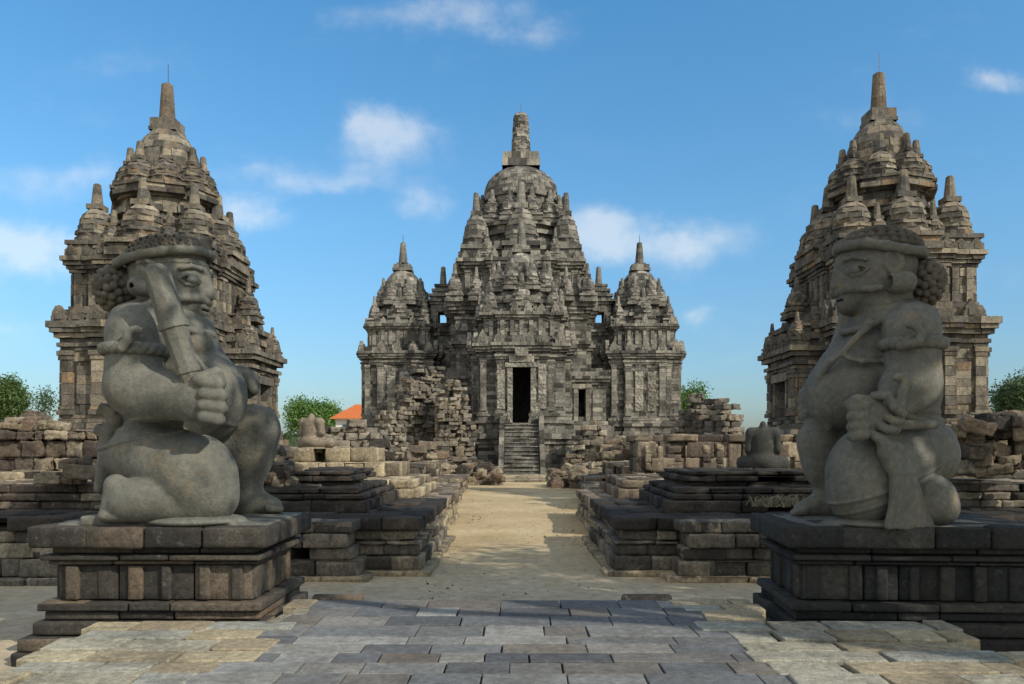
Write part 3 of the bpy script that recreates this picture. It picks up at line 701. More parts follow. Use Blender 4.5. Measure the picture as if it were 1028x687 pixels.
def platform():
    rg = np.random.RandomState(8)
    PX = 3.36; ZT = .45
    core = MB(); core.box(-PX+.32, PX-.32, -4, 6.6, 0, ZT-.034, .4); core.box(-1.9, 2.0, 6.6, 7.2, 0, ZT-.034, .4)
    o = build('stone_platform', core, M_CAP); tag(o, kind='structure')
    mc, ms = MB(), MB()
    # three fields of slabs with their own courses; the rough side slabs lap a little over the smooth middle ones
    for zone, (xl, xr) in enumerate(((-PX, -1.84), (-2.05, 1.72), (1.52, PX))):
        y = 7.42; k = 0
        while y > -4:
            d = rg.uniform(.22, .40); y0, y1 = y-d, y; y -= d; k += 1
            cen = zone == 1
            xa, xb = xl+rg.uniform(-.10, .10), xr+rg.uniform(-.10, .10)
            if zone == 0: xa = xl+rg.uniform(-.28, .10); xb = xr+rg.uniform(-.14, .16)-(5.5-y)*.04
            if zone == 2: xb = xr+rg.uniform(-.10, .28); xa = xr-1.82+rg.uniform(-.16, .14)+(5.5-y)*.04
            if cen: xa, xb = -2.0-(5.5-y)*.05, 1.7+(5.5-y)*.05
            if y1 > 6.75:
                if zone == 0: xa = -2.0+rg.uniform(-.1, .05)
                if zone == 2: xb = 2.12+rg.uniform(-.05, .1)
            x = xa
            while x < xb-.05:
                wd = rg.uniform(.28, .62) if rg.rand() < .75 else rg.uniform(.6, .95)
                if xb-(x+wd) < .2: wd = xb-x
                ce = x+wd/2; g = .005 if cen else .014
                zz = ZT+(rg.uniform(-.004, .004)-.012 if cen else rg.uniform(-.007, .007)); jt = rg.uniform(-.005, .005, 8) if cen else rg.uniform(-.018, .018, 8); tz = rg.uniform(-.004, .004, 4)*(.6 if cen else 1)
                t4 = [(x+g+jt[0], y0+g+jt[1], zz+tz[0]), (x+wd-g+jt[2], y0+g+jt[3], zz+tz[1]), (x+wd-g+jt[4], y1-g+jt[5]*.5, zz+tz[2]), (x+g+jt[6], y1-g+jt[7]*.5, zz+tz[3])]
                b4 = [(p[0], p[1], ZT-(.09 if abs(ce) < PX-.7 and y1 < 7.1 else .43)) for p in t4]
                (mc if cen else ms).hexa(b4, t4, rg.rand())
                x += wd
    o = build('smooth_paving', mc, M_PAVC, bevel=.007, seg=2); tag(o, kind='structure')
    o = build('rough_paving', ms, M_PAVS, bevel=.010, seg=2); sd = o.modifiers.new('divide', 'SUBSURF'); sd.subdivision_type = 'SIMPLE'; sd.levels = sd.render_levels = 3; dp = o.modifiers.new('pits', 'DISPLACE'); dp.texture = CLD; dp.strength = .018; dp.direction = 'Z'; dp.texture_coords = 'LOCAL'; tag(o, kind='structure')
    for i, px in enumerate((338, 648)):
        D = 7.55; x = (px-520)*D/800; m = MB(); n = 10
        a = [(x-.22, D+.12*math.cos(math.pi*k/n), .36+.11*math.sin(math.pi*k/n)) for k in range(n+1)]
        b = [(x+.24, p[1], p[2]) for p in a]; a = [(p[0], p[1], p[2]) for p in a]
        m.add(a+b, [(k, k+1, n+2+k, n+1+k) for k in range(n)]+[list(range(n, -1, -1)), list(range(n+1, 2*n+2))], .35)
        m.box(x-.22, x+.24, D-.12, D+.12, 0, .365, .3)
        o = build('kerb_stone', m, M_BROWN, origin=(x, D, 0), bevel=.015)
        tag(o, ['rounded brown kerb stone on the platform edge nearer the left guardian', 'rounded brown kerb stone on the platform edge nearer the right guardian'][i], 'kerb stone', 'rounded kerb stones at the platform edge')
platform()

# ------------------------------------------------------------------ pedestals
def pedestal(x0, x1, y0, y1, mat, seed, label, dz=0., rz=0.):
    rg = np.random.RandomState(seed); cx, cy = (x0+x1)/2, (y0+y1)/2
    T = thing('statue_pedestal', label, 'pedestal', (cx, cy, 0)); T.rotation_euler = (0, 0, R(rz))
    r = lambda o: rect(x0-o, x1+o, y0-o, y1+o)
    k = dict(depth=.4, jit=.008)
    m = MB(); course(m, r(.20), 0, .13, .7, rg, **k); course(m, r(.165), .13, .25, .7, rg, **k); course(m, r(.09), .25, .37, .7, rg, **k); course(m, r(.02), .37, .45, .7, rg, **k); course(m, r(.06), .45, .53, .75, rg, **k)
    weather(build('foot', m, mat, T), 2, 0, .018)
    m = MB(); course(m, r(-.06), .53, .845, .5, rg, **k); P = r(-.06)
    for i in (0, 1, 3):
        a, c = P[i], P[(i+1) % 4]; L = math.hypot(c[0]-a[0], c[1]-a[1]); n = int(L/.30)
        for j in range(n+1):
            q = min(max(.1+(L-.2)*(j+rg.uniform(-.2, .2))/n, .09), L-.09); w = rg.uniform(.045, .085); strip(m, a, c, q-w, q+w, .535, .84, rg.uniform(.02, .05), rg, ch=.31)
    weather(build('panelled_die', m, mat, T), 2, 0, .014)
    m = MB(); course(m, r(.0), .845, .885, .6, rg, **k); course(m, r(.05), .885, .94, .65, rg, **k); course(m, r(-.02), .94, 1.0+dz, .7, rg, **k)
    weather(build('moulding', m, mat, T), 2, 0, .014)
    m = MB(); k2 = dict(depth=.55, jit=.006, tilt=.003); course(m, r(.11), 1.0+dz, 1.19+dz, .52, rg, core=False, **k2)
    m.box(x0+.2, x1-.2, y0+.2, y1-.2, 1.02+dz, 1.186+dz, .5)
    weather(build('cap', m, mat, T), 2, 1, .022)
pedestal(-4.08, -2.26, 6.91, 8.2, M_PED, 31, 'moulded stone pedestal with mixed brown and black cap stones under the left kneeling guardian')
pedestal(2.46, 4.5, 6.86, 8.05, M_PEDR, 32, 'black stone pedestal with a plain dark cap under the right kneeling guardian', .0, -3.5)

# chips and pebbles trodden into the sand, thicker along the foot of the stones
def chips():
    rg = np.random.RandomState(12); m = MB(); lim = [(-1.6, 1.6, 7.8, 40)]
    for i in range(1300):
        y = 7.6+rg.uniform(0, 1)**1.6*26
        e = 1.25 if y < 22 else 1.6
        x = rg.choice((-1, 1))*(e-abs(rg.normal(0, .28))) if rg.rand() < .75 else rg.uniform(-1.3, 1.3)
        if y < 11 and rg.rand() < .6: x = rg.uniform(-6, 6)
        if 7.6 < y < 8.5 and (x < -2.0 or x > 2.2): continue
        r = rg.uniform(.005, .016)*(1.8 if rg.rand() < .06 else 1); a = rg.uniform(0, 6.28)
        q = [(x+r*rg.uniform(.7, 1.3)*math.cos(a+1.57*k), y+r*rg.uniform(.7, 1.3)*math.sin(a+1.57*k)) for k in range(4)]
        m.hexa([(*p, 0) for p in q], [(x+(p[0]-x)*.6, y+(p[1]-y)*.6, .014+r*rg.uniform(.5, 1)) for p in q], rg.rand())
    o = build('stone_chips', m, M_BROWN); tag(o, 'small stone chips and pebbles scattered over the sandy path', 'pebbles', kind='stuff')
chips()
# ------------------------------------------------------------------ ruined shrine foundations
def foundation(label, parts, seed, cat='foundation', group='stepped shrine foundations along the path'):
    """parts: (name, x0,x1,y0,y1, [(height, outset)], z0, material, block length, skip)"""
    rg = np.random.RandomState(seed)
    p = parts[0]; cx, cy = (p[1]+p[2])/2, (p[3]+p[4])/2
    T = thing('ruined_foundation', label, cat, (cx, cy, 0), group)
    for (nm, x0, x1, y0, y1, prof, z, mat, bl, skip) in parts:
        m = MB()
        for h, o in prof:
            course(m, rect(x0-o, x1+o, y0-o, y1+o), z, z+h, bl, rg, depth=.5, jit=.025, skip=skip, tilt=.02); z += h
        # covering slabs on the top of the tier
        nx = max(1, int((x1-x0)/.55)); ny = max(1, int((y1-y0)/.5))
        for i in range(nx):
            for j in range(ny):
                if rg.rand() < .85:
                    a, b = x0+.25+(x1-x0-.5)*i/nx, x0+.25+(x1-x0-.5)*(i+1)/nx; c, d = y0+.25+(y1-y0-.5)*j/ny, y0+.25+(y1-y0-.5)*(j+1)/ny
                    if b-a > .05 and d-c > .05: m.box(a+.006, b-.006, c+.006, d-.006, z-.12, z+.004+rg.uniform(-.015, .02), rg.rand(), rg, .006)
        weather(build(nm, m, mat, T), 2, 1, .05, CLD)
    return T
G1 = [(.10,.22)]; CAPH = .21
def near_foundation(s, seed, label):
    X = lambda a, b: tuple(sorted((s*a, s*b)))
    x0, x1 = X(1.47, 6.0)
    parts = [('kerb', *X(1.47, 6.0), 11.45, 15.4, G1, 0, M_PALE, .5, 0),
             ('wall', *X(1.47, 6.0), 11.45, 15.4, [(.21,.10),(.16,.03),(.05,.08),(.15,-.03)], .08, M_BASE, .46, .03),
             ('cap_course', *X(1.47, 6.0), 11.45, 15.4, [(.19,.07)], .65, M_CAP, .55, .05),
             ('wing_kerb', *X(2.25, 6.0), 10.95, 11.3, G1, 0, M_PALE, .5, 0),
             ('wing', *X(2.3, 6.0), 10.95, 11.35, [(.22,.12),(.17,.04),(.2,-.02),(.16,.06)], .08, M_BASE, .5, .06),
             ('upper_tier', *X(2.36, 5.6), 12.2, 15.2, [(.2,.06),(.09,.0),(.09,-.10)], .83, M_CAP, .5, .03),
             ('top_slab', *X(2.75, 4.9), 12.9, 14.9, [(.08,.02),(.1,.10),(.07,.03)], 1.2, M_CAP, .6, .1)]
    return foundation(label, parts, seed)
near_foundation(-1, 41, 'dark stepped stone foundation beside the path, just behind the left guardian pedestal')
near_foundation(1, 42, 'dark stepped stone foundation beside the path, just behind the right guardian pedestal')
def second_foundation(s, seed, label, mat2):
    X = lambda a, b: tuple(sorted((s*a, s*b)))
    parts = [('wall', *X(1.62, 6), 16.3, 20.6, [(.14,.12),(.2,.06),(.17,-.02)], 0, M_PALE, .5, .04),
             ('cap_course', *X(1.62, 6), 16.3, 20.6, [(.2,.10)], .51, M_BROWN, .7, .05),
             ('upper_tier', *X(2.2, 6), 17, 20.4, [(.22,.08),(.18,-.05)], .71, mat2, .55, .03),
             ('upper_wall', *X(2.75, 6), 18.6, 20.3, [(.34,.0)], 1.11, mat2, .42, .04),
             ('top_course', *X(3.4, 6), 18.9, 20.2, [(.34,.0)], 1.45, mat2, .5, .06)]
    if s > 0: parts = parts[:3]
    return foundation(label, parts, seed)
second_foundation(-1, 43, 'tan and brown stone foundation, second along the left side of the path', M_PALE)
second_foundation(1, 44, 'brown stone foundation, second along the right side of the path', M_BROWN)
def third_foundation(s, seed, label, y0, hx=2.0, hz=1.0):
    X = lambda a, b: tuple(sorted((s*a, s*b)))
    parts = [('wall', *X(hx, 7.5), y0, y0+4, [(.2,.12),(.22,.04),(.2,.12)], 0, M_BROWN, .5, .1),
             ('upper_tier', *X(hx+.9, 7.2), y0+.8, y0+3.6, [(.3,.05),(.25*hz,-.05)], .62, M_BROWN, .5, .15),
             ('top_course', *X(hx+2.0, 7.0), y0+1.4, y0+3.4, [(.35*hz,.0)], .87+.3*hz, M_PALE, .5, .25)]
    return foundation(label, parts, seed)
third_foundation(-1, 45, 'low brown rubble topped foundation, third along the left side of the path', 22.4)
third_foundation(1, 46, 'low brown rubble topped foundation, third along the right side of the path', 22.6, hx=2.15)
third_foundation(-1, 47, 'low ruined foundation farthest along the left side of the path, before the great temple', 29.0, 2.2, .9)
third_foundation(1, 48, 'low ruined foundation farthest along the right side of the path, before the great temple', 29.2, 2.6, .9)

# far left and far right bases, behind and beside the guardians
def side_base(s, seed, label, xin, ya, mat, wallz, xw):
    X = lambda a, b: tuple(sorted((s*a, s*b)))
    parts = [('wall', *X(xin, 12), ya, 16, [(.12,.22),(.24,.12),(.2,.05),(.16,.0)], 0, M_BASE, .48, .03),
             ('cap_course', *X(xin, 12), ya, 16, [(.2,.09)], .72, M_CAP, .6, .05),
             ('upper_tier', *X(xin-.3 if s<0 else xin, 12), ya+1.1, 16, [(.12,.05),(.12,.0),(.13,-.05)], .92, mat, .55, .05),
             ('ledge', *X(xin-.5 if s<0 else xin, 12), ya+2.5, 16, [(.14,.12)], 1.29, mat, .8, .02)]
    T = foundation(label, parts, seed)
    rg = np.random.RandomState(seed+100); m = MB(); z = 1.43
    x0, x1 = X(xw, 12)
    for i, h in enumerate((.22,.3,.16,.2)):
        if z+h > wallz: h = wallz-z
        if h > .05: course(m, rect(x0, x1, ya+2.9, 15.6), z, z+h, [.34,.42,.3,.36][i], rg, depth=.5, jit=.06, tilt=.03, skip=.03, core=True); z += h
    weather(build('broken_wall', m, mat, T), 3, 2, .11, CLD)
    return T
side_base(-1, 51, 'broad brown carved foundation at the left edge, behind the left guardian', 6.15, 10.7, M_BROWN, 2.12, 5.6)
side_base(1, 52, 'dark broken foundation behind the right guardian at the right edge', 6.4, 11.0, M_BASE, 1.62, 6.2)

# ------------------------------------------------------------------ ruined walls
def ruin(name, label, p0, p1, top, thick, mat, seed, blen=.4, ch=.23, z0=0, cat='ruined wall', jit=.07, carve=None, skip=.02):
    rg = np.random.RandomState(seed); m = MB()
    p0 = np.array(p0, float); p1 = np.array(p1, float); L = math.hypot(*(p1-p0)); t = (p1-p0)/L; n = np.array([t[1], -t[0]])
    z = z0; zmax = max(top(i/40) for i in range(41))
    while z < zmax:
        h = ch*rg.uniform(.8, 1.25)
        for side in range(max(1, int(thick/.5))):
            off = side*.5; x = rg.uniform(-.2, 0)
            while x < L:
                w = blen*rg.uniform(.5, 1.7); mid = min(max((x+w/2)/L, 0), 1)
                if top(mid)+rg.uniform(-.32, .16)-side*.1 >= z+h*.6 and rg.rand() > skip:
                    o = rg.uniform(-jit, jit)*(1.6 if rg.rand() < .2 else 1); yaw = rg.normal(0, .05 if jit < .1 else .12); tl = rg.normal(0, .012 if jit < .1 else .03)
                    hw = w/2-.005; cc = p0+t*(x+w/2)-n*(off+.24-o); dz = rg.uniform(0, .05) if rg.rand() < .3 else 0
                    cy_, sy_ = math.cos(yaw), math.sin(yaw); tt = t*cy_+n*sy_; nn = n*cy_-t*sy_
                    b4, t4 = [], []
                    for (u, e) in ((-hw, .25), (hw, .25), (hw, -.25), (-hw, -.25)):
                        q = cc+tt*u+nn*e+rg.uniform(-.018, .018, 2); q2 = q+rg.uniform(-.018, .018, 2)
                        b4.append((q[0], q[1], z+u*tl)); t4.append((q2[0], q2[1], z+h-.004+u*tl-dz))
                    m.hexa(b4, t4, rg.rand())
                x += w
        z += h
    c = (p0+p1)/2
    o = weather(build(name, m, mat, origin=(c[0], c[1], z0)), 2, 1, .15, CLD)
    return tag(o, label, cat)
def prof(pts):
    def f(t):
        for (a, za), (b, zb) in zip(pts[:-1], pts[1:]):
            if t <= b: return za+(zb-za)*(t-a)/max(1e-6, b-a)
        return pts[-1][1]
    return f
def PX(px, D): return (px-VX)*D/FPX
def PZ(py, D): return EYE+(VY-py)*D/FPX
# collapsed gateway left of the stairs
M_RUIN = stone('ruin_blocks', [(.055,.05,.045),(.13,.118,.10),(.20,.18,.147),(.28,.253,.20),(.17,.135,.10),(.36,.325,.26)], mot=.75, scale=1.1, dark=.6, lichen=.45, bump=.8)
D = 46.
ruin('ruined_wall', 'tall jagged remnant of a stone gateway rising left of the great temple stairs', (PX(388,D), D), (PX(436,D), D+2.2),
     prof([(0,1.6),(.1,3.9),(.3,4.4),(.45,5.6),(.7,6.5),(1,6.7)]), 1.6, M_RUIN, 61, .36, .23, jit=.15, skip=.03)
ruin('ruined_wall', 'rough stone pier of broken carved blocks just left of the great temple stairs', (PX(441,D-.4), D-.4), (PX(474,D), D),
     prof([(0,4.6),(.2,5.4),(.45,5.7),(.75,5.2),(.9,4.2),(1,2.8)]), 1.5, M_RUIN, 62, .36, .23, jit=.15, skip=.03)
ruin('ruined_wall', 'low crumbling wall of pale carved blocks below the left wing of the great temple', (PX(368,40), 40), (PX(440,40), 40.4),
     prof([(0,2.0),(.2,2.7),(.35,2.0),(.5,2.3),(.7,1.6),(1,1.5)]), 1.0, M_RUIN, 63, .42, .26, jit=.1)
ruin('ruined_wall', 'low crumbling wall of carved blocks right of the great temple stairs', (PX(566,D), D), (PX(634,D), D-.5),
     prof([(0,1.0),(.15,1.9),(.3,3.2),(.5,3.5),(.65,2.2),(.8,2.5),(1,1.7)]), 1.2, M_RUIN, 64, .42, .26, jit=.12)
ruin('ruined_wall', 'low broken wall stub at the foot of the right wing of the great temple', (PX(612,41), 41), (PX(700,41), 41.5),
     prof([(0,1.4),(.2,2.2),(.4,1.9),(.6,2.6),(.8,2.3),(1,2.6)]), 1.0, M_RUIN, 65, .42, .26, jit=.1)
# tall brick like ruin on the right
D = 33.
ruin('ruined_wall', 'tall ruined wall with a stepped broken top, right of the great temple', (PX(682,D), D), (PX(750,D), D+.3),
     prof([(0,2.7),(.1,3.2),(.25,3.95),(.42,3.85),(.55,3.5),(.64,3.75),(.78,3.6),(.88,2.9),(1,2.4)]), 1.0, M_RUIN, 66, .36, .24, jit=.06)
ruin('ruined_wall', 'broken stone pier standing out from the stepped ruin on the right', (PX(719,D), D-1.4), (PX(742,D), D-.9),
     prof([(0,3.6),(.3,3.8),(.7,3.4),(1,2.6)]), 1.0, M_RUIN, 67, .4, .24, jit=.1)
# carved wall behind the dark headless buddha
D = 21.4
def carved_wall():
    rg = np.random.RandomState(71); x0, x1 = PX(640, D), PX(822, D)
    T = thing('carved_wall', 'long low wall of carved tan blocks behind the dark headless Buddha', 'wall', ((x0+x1)/2, D, 0))
    m = MB(); r = lambda o: rect(x0-o, x1+o, D-o, D+1.6+o)
    z = stack(m, r, 0, [(.3,.2),(.3,.12),(.25,.05),(.27,.0)], .5, rg, ch=.3, jit=.03); weather(build('footing', m, M_BROWN, T), 2, 1, .08, CLD)
    m = MB(); z2 = z
    for h in (.4,.42): course(m, r(0), z2, z2+h, .48, rg, depth=.5, jit=.05, tilt=.02); z2 += h
    a, c = r(0)[0], r(0)[1]; L = x1-x0; q = .2
    while q < L-.3:
        w = rg.uniform(.14, .42); strip(m, a, c, q, q+w, z+.02+rg.uniform(0, .06), z2-.03-rg.uniform(0, .1), rg.uniform(.015, .08), rg, ch=rg.choice((.2, .4, .8))); q += w+rg.uniform(.03, .22)
    weather(build('carved_panels', m, M_BROWN, T), 2, 1, .09, CLD)
    m = MB(); course(m, r(.08), z2, z2+.2, .8, rg, depth=.6, jit=.08, tilt=.03, skip=.35, core=False); weather(build('coping', m, M_BROWN, T), 2, 1, .09, CLD)
carved_wall()

# ------------------------------------------------------------------ loose rubble
def block_protos(n, seed):
    rg = np.random.RandomState(seed); out = []
    for i in range(n):
        m = MB(); a, b, c = rg.uniform(.2, .36), rg.uniform(.15, .24), rg.uniform(.11, .17)
        m.box(-a, a, -b, b, -c, c, rg.rand(), rg, .028)
        if i % 3 == 0: m.box(-a*.7, a*.6, -b*.8, b*.8, c-.02, c+.07, rg.rand(), rg, .02)
        if i % 3 == 1: m.box(-a*.4, a*.4, -b-.06, -b+.02, -c*.6, c*.6, rg.rand(), rg, .02)
        h = P_(m, 'stone_block', M_RUB)
        weather(h, 3, 2, .10, CLD)
        out.append(h)
    return out
BL = block_protos(9, 81)
rub_rg = np.random.RandomState(82)
def heap(x0, x1, y0, y1, n, hfun, label, group, sc=1.0, zb=0.):
    """blocks lying in courses one upon another, with the higher layers smaller: every block touches the one below"""
    rg = rub_rg; placed = []
    for k in range(n):
        for tr in range(30):
            x, y = rg.uniform(x0, x1), rg.uniform(y0, y1)
            s = sc*rg.uniform(.75, 1.35); rad = .27*s
            z = zb
            for (px, py, pr, pz) in placed:
                if math.hypot(px-x, py-y) < (pr+rad)*.72: z = max(z, pz)
            if z-zb <= hfun((x-x0)/(x1-x0)): break
        else: continue
        o = BL[rg.randint(len(BL))]
        c = o.copy(); COL.objects.link(c)
        hh = .13*s
        c.location = (x, y, z+hh); c.scale = (s, s, s)
        c.rotation_euler = (rg.normal(0, .10), rg.normal(0, .10), rg.uniform(-.5, .5) if rg.rand() < .7 else rg.uniform(0, 6.28))
        placed.append((x, y, rad, z+2*hh-.03))
        tag(c, label, 'stone block', group)
Dh = 36.
heap(PX(424,Dh), PX(500,Dh), Dh-1.0, Dh+1.5, 85, lambda t: 1.15-.8*max(0, t-.6)/.4, 'loose weathered block in the rubble heap left of the great temple stairs', 'rubble blocks left of the temple stairs', .85)
heap(PX(552,Dh-2), PX(640,Dh-2), Dh-3.0, Dh-.5, 75, lambda t: .5+.9*min(1, t*1.6), 'loose weathered block in the rubble heap right of the great temple stairs', 'rubble blocks right of the temple stairs', .85)
heap(PX(955,11.9), PX(1032,11.9), 11.5, 12.9, 90, lambda t: .62+.15*t, 'tumbled block in the pile behind the right guardian at the right edge', 'tumbled blocks behind the right guardian', .6, 1.43)
heap(PX(262,13.2), PX(332,13.2), 12.6, 13.8, 34, lambda t: .8*(1-t)+.1, 'tumbled block in the dark pile beside the left guardian knee', 'tumbled blocks beside the left guardian', .75, .83)
heap(PX(10,14.2), PX(60,14.2), 13.9, 14.6, 9, lambda t: .12, 'loose block lying on top of the carved wall at the left edge', 'loose blocks on the left wall', .6, 2.12)
heap(PX(60,11.9), PX(108,11.9), 11.6, 12.6, 8, lambda t: .3, 'loose block on the ledge just left of the left guardian', 'loose blocks on the left ledge', .55, 1.29)
heap(PX(330,24), PX(440,24), 22.9, 25.5, 22, lambda t: .4, 'loose block on the third foundation left of the path', 'loose blocks on the third left foundation', .75, 1.4)
heap(PX(590,24.5), PX(645,24.5), 23.3, 25.8, 20, lambda t: .4, 'loose block on the third foundation right of the path', 'loose blocks on the third right foundation', .75, 1.4)

ruin('ruined_wall', 'low heap of broken wall in front of the orange roofed house', (PX(322,28), 28), (PX(372,28), 28.3), prof([(0,2.5),(.3,2.75),(.6,2.8),(1,2.5)]), 1.0, M_RUIN, 68, .4, .24, jit=.14)
# pale stone threshold where the path meets the temple forecourt
def threshold():
    rg = np.random.RandomState(77); m = MB(); y = 38.5
    while y < 46.6:
        d = rg.uniform(.4, .6); x = -1.35
        while x < 1.6:
            w = rg.uniform(.4, .8); z = .10 if y < 40.5 else .16
            m.box(x+.01, x+w-.01, y+.01, y+d-.01, 0, z+rg.uniform(-.015, .015), rg.rand(), rg, .012); x += w
        y += d
    o = build('stone_threshold', m, M_PALE, bevel=.015); tag(o, kind='structure')
threshold()
# ------------------------------------------------------------------ carved figures: blended solids meshed on a grid
def sdf_eval(prims, vox, pad=.06):
    lo = np.array([1e9]*3); hi = -lo; bbs = []
    for p in prims:
        if p['t'] == 'e': m = max(p['r']) if p.get('R') is not None else np.array(p['r']); a = np.array(p['c'])-m; b = np.array(p['c'])+m
        elif p['t'] == 'c': rr = max(p['ra'], p['rb']); a = np.minimum(p['a'], p['b'])-rr; b = np.maximum(p['a'], p['b'])+rr
        elif p['t'] == 'b': m = np.linalg.norm(p['r']) if p.get('R') is not None else np.array(p['r']); a = np.array(p['c'])-m; b = np.array(p['c'])+m
        elif p['t'] == 'band': a = np.array(p['lo']); b = np.array(p['hi'])
        bbs.append((a, b))
        if p.get('op', '+') == '+' and p['t'] != 'band': lo = np.minimum(lo, a); hi = np.maximum(hi, b)
    lo -= pad; hi += pad
    n = np.ceil((hi-lo)/vox).astype(int)+1
    F = np.full(n, 10., np.float32)
    ax = [lo[i]+vox*np.arange(n[i], dtype=np.float32) for i in range(3)]
    for p, (a, b) in zip(prims, bbs):
        k = p.get('k', .03); mg = k+3*vox
        i0 = np.maximum(0, np.floor((a-mg-lo)/vox).astype(int)); i1 = np.minimum(n, np.ceil((b+mg-lo)/vox).astype(int)+1)
        if np.any(i1 <= i0): continue
        sl = tuple(slice(i0[i], i1[i]) for i in range(3))
        X = ax[0][sl[0]][:, None, None]; Y = ax[1][sl[1]][None, :, None]; Z = ax[2][sl[2]][None, None, :]
        G = F[sl]
        if p['t'] == 'c':
            A = np.array(p['a'], np.float32); Bv = np.array(p['b'], np.float32)-A; L2 = float(Bv@Bv)+1e-9
            x, y, z = X-A[0], Y-A[1], Z-A[2]
            t = np.clip((x*Bv[0]+y*Bv[1]+z*Bv[2])/L2, 0, 1)
            d = np.sqrt((x-t*Bv[0])**2+(y-t*Bv[1])**2+(z-t*Bv[2])**2)-(p['ra']+(p['rb']-p['ra'])*t)
        else:
            if p['t'] == 'band':
                nn = np.array(p['n'], np.float32); c = np.array(p['c'], np.float32)
                s = np.abs((X-c[0])*nn[0]+(Y-c[1])*nn[1]+(Z-c[2])*nn[2])-p['h']
                d = np.maximum(G-p['o'], s)
                box = np.maximum(np.maximum(np.maximum(a[0]-X, X-b[0]), np.maximum(a[1]-Y, Y-b[1])), np.maximum(a[2]-Z, Z-b[2]))
                d = np.maximum(d, box)
            else:
                C = p['c']; x, y, z = X-C[0], Y-C[1], Z-C[2]
                if p.get('R') is not None:
                    M = p['R']       # rows: local axes
                    x, y, z = M[0][0]*x+M[0][1]*y+M[0][2]*z, M[1][0]*x+M[1][1]*y+M[1][2]*z, M[2][0]*x+M[2][1]*y+M[2][2]*z
                r = p['r']
                if p['t'] == 'e':
                    k0 = np.sqrt((x/r[0])**2+(y/r[1])**2+(z/r[2])**2); k1 = np.sqrt((x/r[0]**2)**2+(y/r[1]**2)**2+(z/r[2]**2)**2)+1e-6
                    d = k0*(k0-1)/k1
                else:
                    rd = p.get('rd', .01)
                    qx, qy, qz = np.abs(x)-r[0]+rd, np.abs(y)-r[1]+rd, np.abs(z)-r[2]+rd
                    d = np.sqrt(np.maximum(qx, 0)**2+np.maximum(qy, 0)**2+np.maximum(qz, 0)**2)+np.minimum(np.maximum(np.maximum(qx, qy), qz), 0)-rd
        if p.get('op', '+') == '+':
            h = np.maximum(k-np.abs(G-d), 0)/k; F[sl] = np.minimum(G, d)-h*h*k*.25
        else:
            d = -d; h = np.maximum(k-np.abs(G-d), 0)/k; F[sl] = np.maximum(G, d)+h*h*k*.25
    return F, lo
def surface_nets(F, lo, vox):
    n = np.array(F.shape); I = F < 0
    c = np.zeros(n-1, np.int8)
    for dx in (0, 1):
        for dy in (0, 1):
            for dz in (0, 1): c += I[dx:n[0]-1+dx, dy:n[1]-1+dy, dz:n[2]-1+dz]
    act = (c > 0) & (c < 8)
    idx = -np.ones(n-1, np.int64); cells = np.argwhere(act); idx[act] = np.arange(len(cells))
    acc = np.zeros((len(cells), 3)); cnt = np.zeros(len(cells))
    corners = [(x, y, z) for x in (0, 1) for y in (0, 1) for z in (0, 1)]
    for a in corners:
        for ax in range(3):
            if a[ax]: continue
            b = list(a); b[ax] = 1
            fa = F[cells[:, 0]+a[0], cells[:, 1]+a[1], cells[:, 2]+a[2]]; fb = F[cells[:, 0]+b[0], cells[:, 1]+b[1], cells[:, 2]+b[2]]
            s = (fa < 0) != (fb < 0); t = np.where(s, fa/np.where(s, fa-fb, 1), 0)
            P = np.array(a, float)[None]+np.zeros((len(cells), 3)); P[:, ax] = t
            acc[s] += P[s]; cnt[s] += 1
    V = lo+vox*(cells+acc/cnt[:, None])
    faces = []
    for ax in range(3):
        o = [0, 1, 2]; o.remove(ax); u, w = o
        sl0 = [slice(None)]*3; sl1 = [slice(None)]*3; sl0[ax] = slice(0, -1); sl1[ax] = slice(1, None)
        A = I[tuple(sl0)]; Bb = I[tuple(sl1)]
        e = np.argwhere(A != Bb)
        e = e[(e[:, u] > 0) & (e[:, w] > 0) & (e[:, u] < n[u]-1) & (e[:, w] < n[w]-1)]
        def cell(du, dw): q = e.copy(); q[:, u] += du; q[:, w] += dw; return idx[q[:, 0], q[:, 1], q[:, 2]]
        q = np.stack([cell(-1, -1), cell(0, -1), cell(0, 0), cell(-1, 0)], 1)
        fl = A[e[:, 0], e[:, 1], e[:, 2]]
        if ax == 1: fl = ~fl
        q[~fl] = q[~fl][:, ::-1]
        faces.append(q)
    return V, np.concatenate(faces)
def sdf_obj(name, prims, mat, vox, parent=None, origin=None, rnd=.5, smooth_it=2):
    F, lo = sdf_eval(prims, vox); V, Q = surface_nets(F, lo, vox)
    if smooth_it:                                            # light relaxation removes the grid's terracing
        E = np.concatenate([Q[:, [0, 1]], Q[:, [1, 2]], Q[:, [2, 3]], Q[:, [3, 0]]])
        for it in range(smooth_it):
            s = np.zeros_like(V); k = np.zeros(len(V))
            np.add.at(s, E[:, 0], V[E[:, 1]]); np.add.at(k, E[:, 0], 1)
            V = V*.5+.5*s/np.maximum(k, 1)[:, None]
    off = np.zeros(3); p = parent
    while p is not None: off += np.array(p.location); p = p.parent
    if origin is not None: off = off+np.array(origin)
    me = bpy.data.meshes.new(name); me.from_pydata((V-off).tolist(), [], Q.tolist()); me.update()
    a = me.attributes.new('rnd', 'FLOAT', 'FACE'); a.data.foreach_set('value', np.full(len(Q), rnd, np.float32))
    me.polygons.foreach_set('use_smooth', [True]*len(me.polygons)); me.materials.append(mat)
    o = bpy.data.objects.new(name, me); COL.objects.link(o)
    if parent is not None: o.parent = parent
    if origin is not None: o.location = origin
    return o
